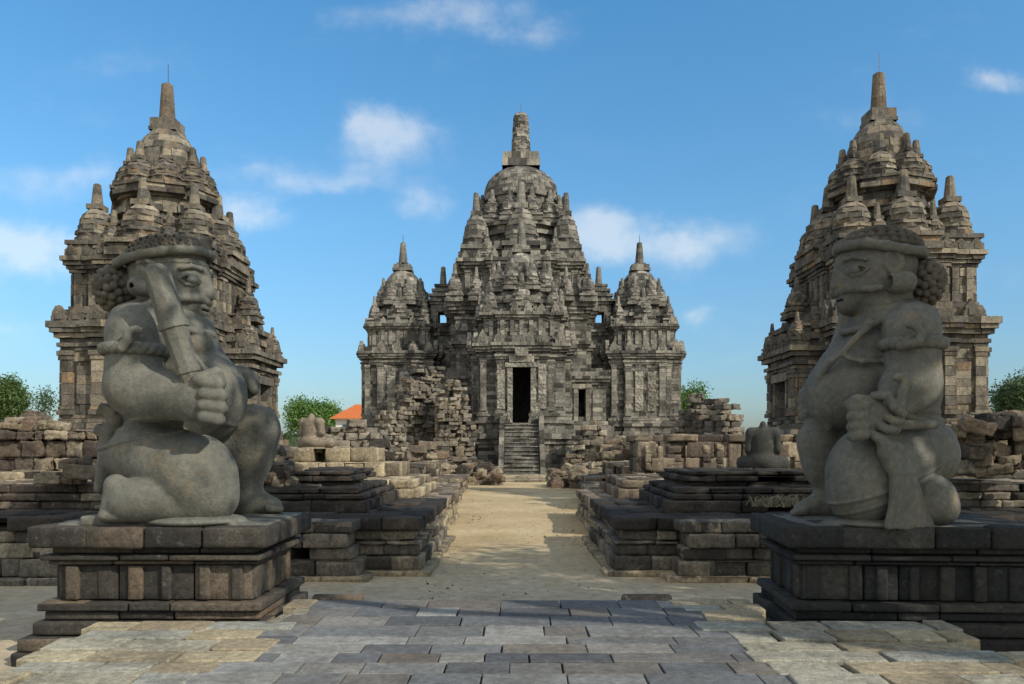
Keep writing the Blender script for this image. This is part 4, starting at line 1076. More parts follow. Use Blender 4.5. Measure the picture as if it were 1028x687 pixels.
class Fig:
    """a figure measured in photograph pixels (px, py) at its own depth d (pixels of the figure's scale, + is away)"""
    def __init__(s, D0, at=None, sc=1.0):
        s.D0 = D0; s.u = D0/FPX; s.L = []; s.at = None
        if at: s.o = s.P(*at); s.q0 = (1+at[2]/FPX)*sc; s.sc = sc; s.at = at        # a part built square about one point of the figure
    def P(s, x, y, d):
        if s.at: k = s.u*s.q0; return s.o+np.array([(x-s.at[0])*k, (d-s.at[2])*s.u*s.sc, (s.at[1]-y)*k])
        D = s.D0+d*s.u; return np.array([(x-VX)*D/FPX, D, EYE+(VY-y)*D/FPX])
    def rot(s, a, b=0):                                    # a: turn in the picture's plane (degrees, clockwise), b: turn about the vertical
        A = R(a); B = R(b); M = np.array([[math.cos(A), 0, -math.sin(A)], [0, 1, 0], [math.sin(A), 0, math.cos(A)]])
        Z = np.array([[math.cos(B), math.sin(B), 0], [-math.sin(B), math.cos(B), 0], [0, 0, 1]])
        return (M@Z).tolist()
    def e(s, x, y, d, rx, ry, rd, a=0, b=0, k=6, op='+'):
        q = s.q0 if s.at else 1+d/FPX; s.L.append(dict(t='e', c=s.P(x, y, d), r=(rx*s.u*q, rd*s.u*q, ry*s.u*q), R=s.rot(a, b) if a or b else None, k=k*s.u, op=op)); return s
    def c(s, p, q, ra, rb=None, k=6, op='+'):
        g = s.u*(s.q0 if s.at else 1+(p[2]+q[2])/2/FPX); s.L.append(dict(t='c', a=s.P(*p), b=s.P(*q), ra=ra*g, rb=(ra if rb is None else rb)*g, k=k*s.u, op=op)); return s
    def path(s, pts, r, r2=None, k=2, op='+'):
        n = len(pts)-1; r2 = r if r2 is None else r2
        for i in range(n): s.c(pts[i], pts[i+1], r+(r2-r)*i/n, r+(r2-r)*(i+1)/n, k, op)
        return s
    def b(s, x, y, d, rx, ry, rd, a=0, b=0, k=3, op='+', rr=2):
        s.L.append(dict(t='b', c=s.P(x, y, d), r=(rx*s.u, rd*s.u, ry*s.u), R=s.rot(a, b) if a or b else None, k=k*s.u, op=op, rd=rr*s.u)); return s
    def band(s, x, y, d, slope, h, o, box, k=1.5, op='+', yaw=0):
        """a raised band where a tilted plane cuts the body; slope = rise per px, box = x0,x1,y0,y1,d0,d1"""
        nrm = np.array([slope, yaw, 1.0]); nrm /= np.linalg.norm(nrm)
        a = s.P(box[0], box[3], box[4]); b = s.P(box[1], box[2], box[5]); c1 = s.P(box[0], box[3], box[5]); c2 = s.P(box[1], box[2], box[4])
        s.L.append(dict(t='band', c=s.P(x, y, d), n=nrm, h=h*s.u, o=o*s.u, k=k*s.u, op=op, lo=np.minimum.reduce([a, b, c1, c2]), hi=np.maximum.reduce([a, b, c1, c2]))); return s
    def balls(s, x, y, d, rx, ry, rd, rb, n, cond=None, a=0, k=1.0, sq=1.0):
        M = np.array(s.rot(a)).T
        for i in range(n):
            z = 1-2*(i+.5)/n; t = i*2.399963; q = math.sqrt(1-z*z); v = np.array([q*math.cos(t), z, q*math.sin(t)])     # poles along the depth axis
            if cond and not cond(v): continue
            w = M@np.array([v[0]*rx, v[1]*rd, v[2]*ry])
            s.e(x+w[0], y-w[2], d+w[1], rb, rb, rb, k=k)
        return s
def arc(cx, cy, rx, ry, a0, a1, n, d0, rd=None):
    """points of an arc that runs round a body: angle 0 = towards the viewer's right, 90 = towards the viewer"""
    out = []
    for i in range(n+1):
        t = R(a0+(a1-a0)*i/n); out.append((cx+rx*math.cos(t), cy+ry*math.cos(t), d0-(rd or rx)*math.sin(t)))
    return out

def hand(f, x, y, d, s, dirx, k=1.6):
    """a fist closed round an upright club; dirx: side on which the knuckles and fingertips show"""
    f.e(x, y, d, 21*s, 25*s, 17*s, k=6)
    for i, (yy, ln) in enumerate(((-17, 20), (-5.5, 23), (6.5, 23), (18, 20))):
        a = (x+dirx*6*s, y+yy*s, d-13*s); b = (x+dirx*ln*s, y+yy*s+2*s, d-9*s); c = (x+dirx*(ln+3)*s, y+yy*s+3*s, d+5*s)
        f.c(a, b, 6.3*s, 6.6*s, k=k); f.c(b, c, 6.6*s, 5.6*s, k=k)
    f.c((x+dirx*2*s, y-20*s, d-12*s), (x+dirx*19*s, y-26*s, d-4*s), 7.2*s, 6.6*s, k=2); f.c((x+dirx*19*s, y-26*s, d-4*s), (x+dirx*24*s, y-17*s, d-1*s), 6.6*s, 5.5*s, k=2)

def shaft(f, pts, T, n=8):
    '''a straight eight sided club with raised bands'''
    m = MB(); prev = None
    A, B = f.P(*pts[0][0]), f.P(*pts[-1][0]); d = (B-A)/np.linalg.norm(B-A); u = np.cross(d, [0, 1, 0]); u /= np.linalg.norm(u); w = np.cross(d, u)
    for p, r in pts:
        c = f.P(*p); r = r*f.u*(1+p[2]/FPX)
        rv = [tuple(c+r*(math.cos(6.283*(k+.5)/n)*u+math.sin(6.283*(k+.5)/n)*w)) for k in range(n)]
        if prev is not None: m.add(prev+rv, [(k, n+k, n+(k+1) % n, (k+1) % n) for k in range(n)], .5)
        else: m.add(rv, [list(range(n))], .5)
        prev = rv
    m.add(prev, [list(range(n-1, -1, -1))], .5)
    o = build('club', m, M_STAT, T); me = o.data
    b2 = o.modifiers.new('weld', 'WELD'); b2.merge_threshold = .0005
    bv = o.modifiers.new('bevel', 'BEVEL'); bv.width = .010; bv.segments = 3; bv.limit_method = 'ANGLE'; bv.angle_limit = R(20)
    me.polygons.foreach_set('use_smooth', [True]*len(me.polygons))
    return o
def left_guardian():
    D0 = 7.55; f = Fig(D0)
    T = thing('guardian_statue', 'grey stone guardian kneeling on the left pedestal, facing right, club against its shoulder', 'statue', tuple(np.array([-3.17, D0, 1.19])), 'kneeling temple guardians')
    # trunk
    f.e(156, 456, 4, 48, 38, 45, k=8)
    f.e(188, 393, 4, 50, 53, 48, a=12, k=14); f.e(208, 406, 4, 33, 38, 42, k=12)
    f.e(172, 340, 4, 44, 40, 40, a=10, k=16); f.e(148, 385, 6, 38, 64, 38, k=14)
    f.e(194, 345, -18, 19, 17, 20, k=6); f.e(192, 345, 24, 20, 18, 22, k=12)          # breasts
    f.c((168, 318, 2), (178, 292, 2), 26, 25, k=10)
    f.e(150, 322, 2, 32, 18, 48, k=12)                                                  # shoulders
    # near arm
    f.e(136, 335, -50, 29, 31, 25, k=10)
    f.c((136, 338, -54), (135, 386, -60), 27, 28, k=5); f.c((135, 390, -63), (188, 401, -74), 28, 21.5, k=6); f.e(150, 398, -66, 34, 25, 24, k=6)
    hand(f, 198, 401, -82, 1.0, 1)
    f.c((196, 424, -78), (214, 420, -82), 10, 8, k=2); f.c((203, 428, -76), (219, 421, -74), 9, 7, k=2)
    # far arm resting on the raised knee
    f.e(158, 338, 50, 28, 30, 24, k=12); f.c((160, 342, 54), (196, 386, 68), 27, 24, k=8); f.c((196, 386, 68), (240, 384, 58), 24, 17, k=8)
    f.e(246, 386, 54, 14, 15, 16, k=4)
    for i in range(4): f.c((248, 378, 44+i*7), (255, 392, 42+i*7), 5.2, 5, k=1.5)
    # raised far leg
    f.e(215, 396, -4, 30, 37, 42, k=7); f.c((198, 456, 46), (252, 430, 48), 24, 22, k=3); f.e(257, 431, 48, 21, 23, 23, k=6)
    f.c((256, 432, 46), (248, 482, 46), 24, 16, k=8); f.e(252, 452, 47, 23, 30, 21, k=8)
    f.c((245, 484, 46), (246, 503, 46), 16, 17, k=6); f.c((246, 500, 46), (274, 508, 42), 15, 9, k=6)
    for i in range(5): f.c((270, 510-i*.6, 34+i*6.4), (281, 511, 34+i*6.4), 4.6-i*.3, 4-i*.3, k=1.5)
    # kneeling near leg
    f.c((150, 456, -26), (196, 480, -46), 35, 36, k=9); f.e(199, 482, -44, 38, 46, 34, k=10); f.e(214, 500, -44, 24, 25, 28, k=8)
    f.c((196, 506, -54), (130, 505, -62), 19, 20, k=3); f.e(150, 502, -60, 42, 22, 24, k=3)
    f.c((126, 494, -62), (117, 488, -62), 14, 11, k=4); f.c((116, 487, -62), (112, 514, -62), 10.5, 11, k=3); f.e(116, 518, -62, 17, 7.5, 15, k=3)
    f.e(127, 458, 8, 20, 30, 40, k=8)
    # sarong edges and waist bands cut by tilted planes
    f.band(150, 436, 0, -.20, 8, .7, (100, 205, 395, 475, -78, 14), k=1); f.band(150, 428.5, 0, -.20, 1.4, 1.0, (100, 205, 395, 475, -78, 14), k=1); f.band(150, 443.5, 0, -.20, 1.4, 1.3, (100, 205, 395, 475, -78, 14), k=1)
    f.path([(176, 334, -34), (190, 352, -40), (206, 371, -40), (220, 388, -34)], 3.2, 2.8, k=2)
    # collar and the crease under the breasts
    f.path(arc(176, 328, 38, 9, -60, 190, 14, 2, 42), 3.4, k=2)
    f.path([(206, 366, -44), (222, 368, -34), (238, 374, -14), (243, 376, 6)], 2.0, 2.0, k=4, op='-')
    sdf_obj('body', f.L, M_STAT, 1.25*f.u, T)
    # head
    f = Fig(D0, (170, 285, 0))
    f.e(170, 279, 0, 38, 37, 33, k=6); f.e(184, 300, 0, 24, 23, 24, k=10); f.e(197, 313, 0, 10.5, 10, 12, k=7)
    f.c((205, 272, 0), (210, 292, 0), 5, 5.5, k=5); f.e(208, 297, 0, 7.5, 5.8, 8.5, k=3)          # nose
    f.e(206, 300, -7, 4, 3.6, 4, k=2); f.e(206, 300, 7, 4, 3.6, 4, k=2)
    for q in (-1, 1):
        f.path([(207.5, 275, q*5), (206.5, 272.5, q*13), (201, 272, q*22), (193, 276, q*29)], 2.5, 2, k=2.5)       # brow
        f.e(202.5, 285.5, q*26, 8.5, 5.6, 6, k=2, op='-'); f.e(201.5, 285.8, q*20.3, 5.6, 4.4, 6.2, k=.4)      # eye
        f.path([(207.5, 285.5, q*15), (204, 281.2, q*21), (198, 281.0, q*25.5), (192, 284.5, q*28.5)], 1.5, k=1.2); f.path([(207, 287, q*15), (203, 290.5, q*21), (197.5, 290.4, q*25.5), (192, 286, q*28.5)], 1.1, k=1.5)
        f.path([(208, 303.5, q*3), (205, 302.5, q*12), (198, 303.5, q*21), (190, 305, q*26.5), (184, 303.5, q*28.5)], 4.2, 2.6, k=1)         # moustache
        f.e(190, 297, q*16, 12, 10, 7, k=7)
    f.c((205.5, 309.5, -6), (205.5, 309.5, 6), 3.3, k=1.5); f.c((204, 315.5, -5), (204, 315.5, 5), 3.6, k=1.5)
    f.b(207, 312.3, 0, 4, .9, 8, k=1, op='-', rr=.5)
    for q in (-1, 1):
        f.e(161, 279, q*33, 9, 14, 4, k=2); f.e(161, 278, q*37, 5, 9, 3.5, k=1.5, op='-')
    f.c((172, 300, 0), (168, 322, 0), 27, 30, k=6)
    f.band(170, 269, 0, -.10, 2.6, 1.2, (130, 218, 240, 292, -50, 50))
    sdf_obj('head', f.L, M_STAT, .6*f.u, T, smooth_it=1)
    f = Fig(D0, (117, 291, 0)); f.e(117, 291, 0, 14, 19, 22, k=3); f.balls(117, 291, 0, 16, 21.5, 25, 4.3, 96, k=.4); f.c((132, 288, 0), (142, 285, 0), 14, 16, k=3)
    sdf_obj('hair_bun', f.L, M_STAT2, .65*f.u, T, smooth_it=1)
    # crown: brim, beaded dome, front tassel
    f = Fig(D0, (168, 262, 0), .93)
    for q in (-1, 1): f.path([(117, 269, q*5), (123, 268.5, q*18), (138, 267, q*33), (158, 264.5, q*40), (180, 260.5, q*39), (198, 257, q*30), (209, 255, q*15), (212, 254.5, 0)], 5.2, 4.4, k=2)
    f.e(166, 262, 0, 42, 5, 37, a=-8, k=2)
    sdf_obj('headband', f.L, M_STAT, .9*f.u, T)
    f = Fig(D0, (168, 262, 0), .93)
    f.e(169, 260, 0, 40, 21, 36, a=-7, k=2)
    for j, (q, nb) in enumerate(((.12, 30), (.40, 27), (.66, 21), (.87, 14))):
        rr = math.sqrt(1-q*q)
        for i in range(nb):
            t = 6.283*(i+.5*(j % 2))/nb; a = math.cos(t)*rr*41; dd = math.sin(t)*rr*37; h = q*22.5
            x = 169+a*.993-h*.12; y = 260-h*.993-a*.12
            f.e(x, y, dd, 4.3, 4.6, 4.3, a=-7, k=.8); f.e(x, y-.6, dd*1.10, 1.9, 2.3, 1.9, k=.5, op='-')
    f.e(208, 247, 0, 7, 9, 11, k=2); f.e(212, 240, 0, 4.5, 4.5, 6, k=2)
    sdf_obj('beaded_crown', f.L, M_STAT2, .65*f.u, T, smooth_it=1)
    for q in (-1, 1):
        f = Fig(D0, (168, 285, 0)); f.c((160, 295, q*33), (158, 295.5, q*41), 9.5, k=1); f.c((159, 295, q*38), (157, 296, q*45), 5, k=1, op='-')
        sdf_obj('earring', f.L, M_STAT, .65*f.u, T, smooth_it=1)
    # armlet: two cords twisted together, with a snake head
    f = Fig(D0, (135.5, 352, -57))
    for ph in (0, math.pi):
        pts = []
        for i in range(81):
            t = 6.283*i/80; r = 28.6+1.7*math.cos(11*t+ph); pts.append((135.5+r*math.cos(t), 352+2.4*math.sin(11*t+ph), -57-(r-1)*math.sin(t)*.92))
        f.path(pts, 4.0, k=.8)
    f.path([(140, 354, -91), (146, 346, -91), (144, 338, -87), (151, 335, -85)], 4.6, 3.8, k=1.5); f.e(153, 336, -85, 5, 3.6, 4, k=1)
    sdf_obj('armlet', f.L, M_STAT, .65*f.u, T, smooth_it=1)
    f = Fig(D0); shaft(f, [((154.5, 266, -92), 6.5), ((155.2, 268, -92), 10), ((157, 273, -92), 13), ((173, 323, -90), 13.6), ((173.2, 323.5, -90), 14.9), ((175.2, 330, -90), 14.9), ((175.4, 330.5, -90), 13), ((188, 369, -86), 10.8), ((188.2, 369.5, -86), 12), ((189.8, 375, -86), 12), ((190, 375.5, -86), 10.3), ((204, 421, -80), 9.6)], T)
    f = Fig(D0); f.b(190, 525, 0, 98, 5.5, 62, k=2, rr=2); f.b(250, 521, 44, 33, 4.5, 24, k=3, rr=2); f.b(112, 521, -44, 20, 4.5, 20, k=3, rr=2); f.e(196, 522, -44, 50, 7, 38, k=3)
    sdf_obj('base_slab', f.L, M_STAT, 1.3*f.u, T)
    # sash hanging behind
    f = Fig(D0)
    for dd in (-24, -8, 8): f.path([(116, 424, dd), (110, 440, dd), (106, 465, dd), (101, 490, dd)], 9, 6.5, k=4)
    f.b(114, 414, -14, 9, 6, 16, a=24, k=3); f.b(110, 434, -16, 9, 5.5, 15, a=24, k=3)
    sdf_obj('sash', f.L, M_STAT, 1.0*f.u, T)
left_guardian()

def right_guardian():
    D0 = 7.5; f = Fig(D0)
    T = thing('guardian_statue', 'grey stone guardian kneeling on the black pedestal, facing left, snake round its wrist', 'statue', (3.35, D0, 1.19), 'kneeling temple guardians')
    f.e(915, 455, 4, 42, 38, 46, k=10)
    f.e(869, 384, 4, 50, 50, 48, a=-8, k=10); f.e(846, 395, 0, 36, 37, 45, k=7)
    f.e(888, 338, 4, 38, 38, 40, a=-10, k=12); f.e(908, 385, 6, 34, 60, 38, k=14)
    f.e(871, 345, -18, 20, 17, 20, k=5); f.e(872, 345, 24, 20, 17, 20, k=8)
    f.c((886, 318, 2), (880, 292, 2), 26, 25, k=10)
    f.e(902, 322, 2, 32, 18, 48, k=12)
    # near arm
    f.e(915, 333, -50, 28, 29, 25, k=10)
    f.c((915, 336, -54), (917, 383, -60), 26, 26.5, k=5); f.c((915, 388, -63), (886, 414, -80), 25, 15, k=6); f.e(912, 389, -64, 28, 25, 23, k=6)
    f.e(872, 419, -82, 20, 21, 14, k=6)
    for i, yy in enumerate((-12, -2, 8, 17)):
        f.c((868, 419+yy, -92), (857-(i == 1), 419+yy+2, -90), 5.9, 5.6, k=1.5); f.c((857, 420+yy+1, -90), (854, 421+yy, -78), 5.6, 4.8, k=1.5)
    f.c((874, 403, -88), (860, 402, -90), 6.4, 6, k=2); f.c((860, 402, -90), (851, 406, -86), 6, 4.5, k=2)
    # far arm and the raised fist with the club
    f.e(884, 340, 50, 27, 30, 24, k=12); f.c((880, 344, 54), (846, 380, 66), 26, 23, k=8); f.c((846, 380, 66), (818, 400, 58), 22, 16, k=8); f.e(816, 402, 56, 13, 14, 15, k=4)
    for i in range(4): f.c((812, 393+i*7, 46), (806, 397+i*7, 58), 5, 4.6, k=1.5)
    # raised far leg
    f.c((876, 458, 38), (832, 442, 44), 34, 24, k=4); f.e(826, 443, 44, 23, 25, 24, k=8)
    f.c((826, 446, 44), (834, 488, 46), 23, 16, k=8); f.e(828, 462, 45, 22, 28, 21, k=8)
    f.c((836, 490, 46), (834, 506, 46), 16, 16, k=6); f.c((834, 503, 46), (806, 512, 42), 15, 9, k=6)
    for i in range(5): f.c((808, 513, 33+i*6.2), (797, 515, 33+i*6.2), 4.6-i*.3, 4-i*.3, k=1.5)
    # kneeling near leg seen three quarter
    f.c((908, 458, -26), (872, 478, -48), 36, 38, k=12); f.e(868, 478, -48, 35, 49, 36, k=10); f.e(866, 498, -48, 33, 29, 33, k=8)
    f.c((896, 509, -50), (938, 507, -54), 20, 20, k=4); f.e(934, 501, -54, 25, 25, 24, k=4); f.e(948, 510, -54, 13, 16, 18, k=4)
    f.e(926, 457, -4, 26, 33, 44, k=8)
    f.band(920, 433, 0, .03, 6, .9, (880, 970, 405, 470, -60, 80)); f.band(920, 421, 0, .03, 2.4, 1.6, (884, 970, 400, 450, -60, 80)); f.band(920, 414, 0, .03, 2.2, 1.4, (884, 970, 400, 450, -60, 80))
    f.band(868, 492, -40, -.34, 1.2, 1.6, (828, 908, 455, 525, -110, 20)); f.band(868, 503, -40, -.40, 1.0, .9, (828, 908, 465, 525, -110, 20))
    f.path([(904, 316, -44), (884, 321, -44), (868, 331, -42), (857, 342, -40), (846, 355, -38), (834, 363, -32), (823, 378, -20), (819, 395, -12), (822, 414, -10), (832, 430, -8)], 3.6, 3.4, k=2)
    f.path([(846, 362, -36), (858, 365, -41), (874, 366, -42), (890, 363, -41)], 2.6, 2.2, k=5, op='-'); f.e(832, 421, -22, 2.2, 2.6, 2.2, k=2, op='-')
    f.path([(850, 359, -40), (866, 363, -45), (888, 362, -46)], 3.0, 2.2, k=3)
    f.path([(905, 317, -46), (925, 318, -40), (936, 326, -24), (940, 334, 0)], 5, k=3)
    f.path(arc(884, 326, 38, -8, -10, 240, 14, 2, 42), 3.4, k=2)
    f.e(873, 325, -44, 5, 5, 5, k=1)
    sdf_obj('body', f.L, M_STAT, 1.25*f.u, T)
    # head
    f = Fig(D0, (880, 277, 0))
    f.e(880, 270, 0, 39, 37, 33, k=6); f.e(865, 292, 0, 25, 23, 24, k=10); f.e(852, 307, 0, 11, 10, 12, k=7); f.e(882, 292, 0, 26, 22, 27, k=8)
    f.c((844, 262, 0), (840, 282, 0), 5, 5.5, k=5); f.e(842, 287, 0, 7.5, 6, 9, k=3); f.e(844, 290, -7, 4, 3.6, 4, k=2); f.e(844, 290, 7, 4, 3.6, 4, k=2)
    for q in (-1, 1):
        f.path([(842.5, 266, q*5), (843.5, 263.5, q*13), (849, 263, q*22), (857, 267, q*29)], 2.5, 2, k=2.5)
        f.e(848, 276, q*26, 8.5, 5.6, 6, k=2, op='-'); f.e(849, 276.3, q*20.3, 5.6, 4.4, 6.2, k=.4)
        f.path([(843, 276, q*15), (846.5, 271.7, q*21), (852.5, 271.5, q*25.5), (858.5, 275, q*28.5)], 1.5, k=1.2); f.path([(843.5, 277.5, q*15), (847.5, 281, q*21), (853, 280.9, q*25.5), (858.5, 276.5, q*28.5)], 1.1, k=1.5)
        f.path([(842, 294, q*3), (846, 293, q*12), (853, 293.5, q*21), (861, 295.5, q*28), (869, 294.5, q*32)], 5.2, 3.4, k=.6)
        f.e(861, 287, q*16, 13, 11, 7, k=7)
    f.c((845, 299.5, -6), (845, 299.5, 6), 3.3, k=1.5); f.c((846.5, 306, -5), (846.5, 306, 5), 3.8, k=1.5); f.b(843.5, 302.6, 0, 4, .9, 8, k=1, op='-', rr=.5)
    for q in (-1, 1):
        f.e(882, 269, q*33, 10, 14, 5, k=2); f.e(880, 269, q*38, 5.5, 9.5, 4, k=1.5, op='-'); f.e(883, 280, q*34, 5, 6, 4, k=2)
    f.c((884, 292, 0), (888, 318, 0), 27, 30, k=6)
    sdf_obj('head', f.L, M_STAT, .6*f.u, T, smooth_it=1)
    f = Fig(D0, (926, 285, 0)); f.e(926, 285, 0, 15, 19, 23, k=3); f.balls(926, 285, 0, 17, 21.5, 26, 4.1, 112, k=.4); f.c((914, 282, 0), (905, 280, 0), 15, 17, k=3)
    sdf_obj('hair_bun', f.L, M_STAT2, .65*f.u, T, smooth_it=1)
    f = Fig(D0, (883, 253, 0), .90)
    for q in (-1, 1): f.path([(838, 249, 0), (842, 250, q*15), (854, 251, q*32), (872, 256, q*41), (892, 260, q*42), (912, 260, q*34), (924, 259, q*18), (928, 259, 0)], 5.6, 4.6, k=3)
    f.e(882, 257, 0, 43, 9, 38, a=7, k=3)
    sdf_obj('headband', f.L, M_STAT, .9*f.u, T)
    f = Fig(D0, (883, 253, 0), .90); f.e(884, 252, 0, 40, 22, 37, a=5, k=2)
    for j, (q, nb) in enumerate(((.08, 27), (.36, 24), (.62, 19), (.84, 13), (.97, 6))):
        rr = math.sqrt(1-q*q)
        for i in range(nb):
            t = 6.283*(i+.5*(j % 2))/nb; a = math.cos(t)*rr*41; dd = math.sin(t)*rr*38; h = q*23
            f.e(884+a+h*.087, 252-h+a*.087, dd, 5.4, 4.2, 5.4, a=5, k=1)
    f.e(839, 247, 0, 5, 7, 8, k=2)
    sdf_obj('beaded_crown', f.L, M_STAT2, .65*f.u, T, smooth_it=1)
    for q in (-1, 1):
        f = Fig(D0, (880, 277, 0)); f.c((883, 291, q*36), (891, 290.5, q*36.5), 10.4, k=.8); f.c((880, 291, q*36), (872, 291, q*36), 7, k=.8, op='-')
        sdf_obj('earring', f.L, M_STAT, .65*f.u, T, smooth_it=1)
    f = Fig(D0, (916.5, 346, -57))
    for ph in (0, math.pi):
        pts = []
        for i in range(81):
            t = 6.283*i/80; r = 27.6+1.7*math.cos(10*t+ph); pts.append((916.5+r*math.cos(t), 346+2.5*math.sin(10*t+ph), -57-(r-1)*math.sin(t)*.92))
        f.path(pts, 3.9, k=.8)
    f.path([(891, 351, -82), (904, 348, -90), (908, 340, -89), (904, 333, -87), (899, 331, -86)], 4.6, 3.4, k=1.5); f.e(898, 331, -86, 4.6, 3.6, 4, k=1)
    sdf_obj('armlet', f.L, M_STAT, .65*f.u, T, smooth_it=1)
    # snake round the wrist
    f = Fig(D0, (888, 405, -84))
    for o in (0, 9):
        pts = [(892-o*.75+17*math.cos(t)*.55+ 6*math.sin(t), 410+o*.9+17*math.sin(t)*.75-5*math.cos(t), -80-16*math.cos(t-2.2)) for t in np.linspace(0, 6.283, 20)]
        f.path(pts, 4.4, k=1)
    f.path([(886, 404, -94), (896, 408, -98), (898, 397, -96), (904, 387, -93), (902, 379, -92), (898, 379, -92)], 4.8, 4, k=1.5); f.e(896, 380, -93, 5, 4.2, 4.5, k=1)
    f.path([(874, 398, -92), (884, 398, -97), (890, 410, -99), (898, 416, -98)], 4.4, k=1.5)
    sdf_obj('snake', f.L, M_STAT, .65*f.u, T, smooth_it=1)
    # club held upright on the far side
    f = Fig(D0); shaft(f, [((866, 286, 42), 7), ((865, 289, 42), 11), ((862, 298, 44), 13.5), ((847, 348, 49), 12.8), ((846.7, 349, 49), 14.2), ((845, 355, 49), 14.2), ((844.7, 356, 49), 12), ((840, 372, 50), 11), ((824, 408, 54), 9.5)], T)
    # sash: tied at the hip, falling over the slab
    f = Fig(D0)
    for j in range(9): f.path([(872+j*1.6, 433+j*.8, -90+j*1.5), (888+j*2, 446+j*.5, -95+j*1.6), (897+j*2.2, 475, -93+j*2), (897+j*3.6, 505, -88+j*2.4), (892+j*5.4, 528+.3*j, -86+j*2.4)], 4.2, 3.6 if j % 3 else 4.4, k=2.5)
    f.path([(884, 438, -90), (888, 455, -94), (894, 468, -92)], 5, 7, k=3); f.e(894, 429, -80, 11, 9, 9, k=3); f.path([(905, 427, -70), (938, 426, -58)], 5, k=2)
    sdf_obj('sash', f.L, M_STAT, .9*f.u, T)
    f = Fig(D0); f.b(880, 527, -2, 90, 5.5, 62, k=2, rr=2); f.b(820, 523, 40, 34, 4.5, 26, k=3, rr=2); f.e(880, 524, -46, 52, 6, 38, k=3)
    sdf_obj('base_slab', f.L, M_STAT, 1.3*f.u, T)
right_guardian()

# ------------------------------------------------------------------ seated buddhas
def buddha(x, y, z, h, rz, mat, label, head=False, wd=1.0):
    """a cross legged seated figure, h = height of the shoulders, facing -Y before the turn"""
    L = []; u = h/60.
    def e(c, r, k=5, op='+'): L.append(dict(t='e', c=np.array(c)*u, r=tuple(np.array(r)*u), k=k*u, op=op))
    def c(a, b, ra, rb, k=5): L.append(dict(t='c', a=np.array(a)*u, b=np.array(b)*u, ra=ra*u, rb=rb*u, k=k*u))
    e((0, 2, 11), (22, 17, 12)); e((0, 2, 30), (18.5, 12, 20), 6); e((0, 1, 44), (20, 11, 11), 6); c((-17, 2, 49), (17, 2, 49), 7, 7, 5); c((0, 2, 53), (0, 2, 58.5), 6.5, 6, 4)
    for s in (-1, 1):
        e((s*22, 2, 48), (7.5, 7.5, 7.5), 4); c((s*23.5, 2, 47), (s*25.5, 1, 27), 6.8, 6, 4); c((s*25.5, 1, 27), (s*10, -13, 15), 6, 5)
        c((s*12, 2, 9), (s*37, -10, 8), 11.5, 8.5); c((s*37, -10, 8), (s*4, -20, 7), 8, 6); e((s*12, -19, 11), (10, 5, 4), 3)
        for i in range(4): c((s*(3+i*.5), -13-i*2.2, 15.5), (-s*4, -14-i*2.2, 15.8), 1.5, 1.3, 1)
    e((0, -4, 6), (30, 18, 7), 6)
    if head:
        c((0, 2, 58), (0, 0, 66), 7, 7); e((0, 0, 75), (10.5, 11, 13), 3); e((0, 1, 88), (5, 5, 5), 2); e((0, -11, 74), (2.4, 3, 3.6), 1.5)
        for s in (-1, 1): e((s*10.5, 1, 73), (2, 3, 6.5), 1); e((s*4.2, -9.6, 77), (2.6, 1.6, 1.5), .8); c((s*2, -11, 79.5), (s*7, -9, 80), .9, .7, 1)
        c((-3, -10.3, 68.5), (3, -10.3, 68.5), 1.3, 1.3, 1)
    o = sdf_obj('buddha_statue', L, mat, 1.1*u)
    o.location = (x, y, z); o.rotation_euler = (0, 0, rz)
    o.scale = (wd, wd, 1)
    return tag(o, label, 'statue')
D = 19.6; buddha(PX(313.5, D), D, 1.80, (437-403)*D/800*.93, R(150), M_BUDP, 'pale headless seated Buddha on a block wall, seen against the round green tree')
D = 14.0; buddha(PX(766, D), D, 1.44, (470-424)*D/800*.98, R(165), M_BUD, 'dark headless seated Buddha with broad shoulders on a stone slab left of the right guardian', wd=.74)
D = 12.9; buddha(PX(283, D), D, 1.25, (471-445)*D/800*.95, R(20), M_BUD, 'small blackened seated figure with its head on, among dark blocks beside the left guardian knee', head=True)
# ------------------------------------------------------------------ trees
def leaf_mat(name, col, col2):
    m = bpy.data.materials.new(name); m.use_nodes = True; nt = m.node_tree; L = nt.links.new
    bs = nt.nodes['Principled BSDF']; bs.inputs['Roughness'].default_value = .55
    at = nt.nodes.new('ShaderNodeAttribute'); at.attribute_name = 'rnd'
    r = nt.nodes.new('ShaderNodeValToRGB'); L(at.outputs['Fac'], r.inputs[0]); r.color_ramp.elements[0].color = col+(1,); r.color_ramp.elements[1].color = col2+(1,)
    L(r.outputs[0], bs.inputs['Base Color'])
    tr = nt.nodes.new('ShaderNodeBsdfTranslucent'); L(r.outputs[0], tr.inputs[0]); mx = nt.nodes.new('ShaderNodeMixShader'); mx.inputs[0].default_value = .3
    L(bs.outputs[0], mx.inputs[1]); L(tr.outputs[0], mx.inputs[2]); L(mx.outputs[0], nt.nodes['Material Output'].inputs[0])
    return m
LEAF = leaf_mat('green_leaves', (.035,.075,.018), (.10,.17,.04)); LEAF2 = leaf_mat('light_green_leaves', (.05,.12,.025), (.14,.25,.05)); LEAF3 = leaf_mat('dark_green_leaves', (.03,.065,.025), (.08,.13,.05))
BARK = plain('bark', (.10,.08,.06), .9, 12, .4, .5)
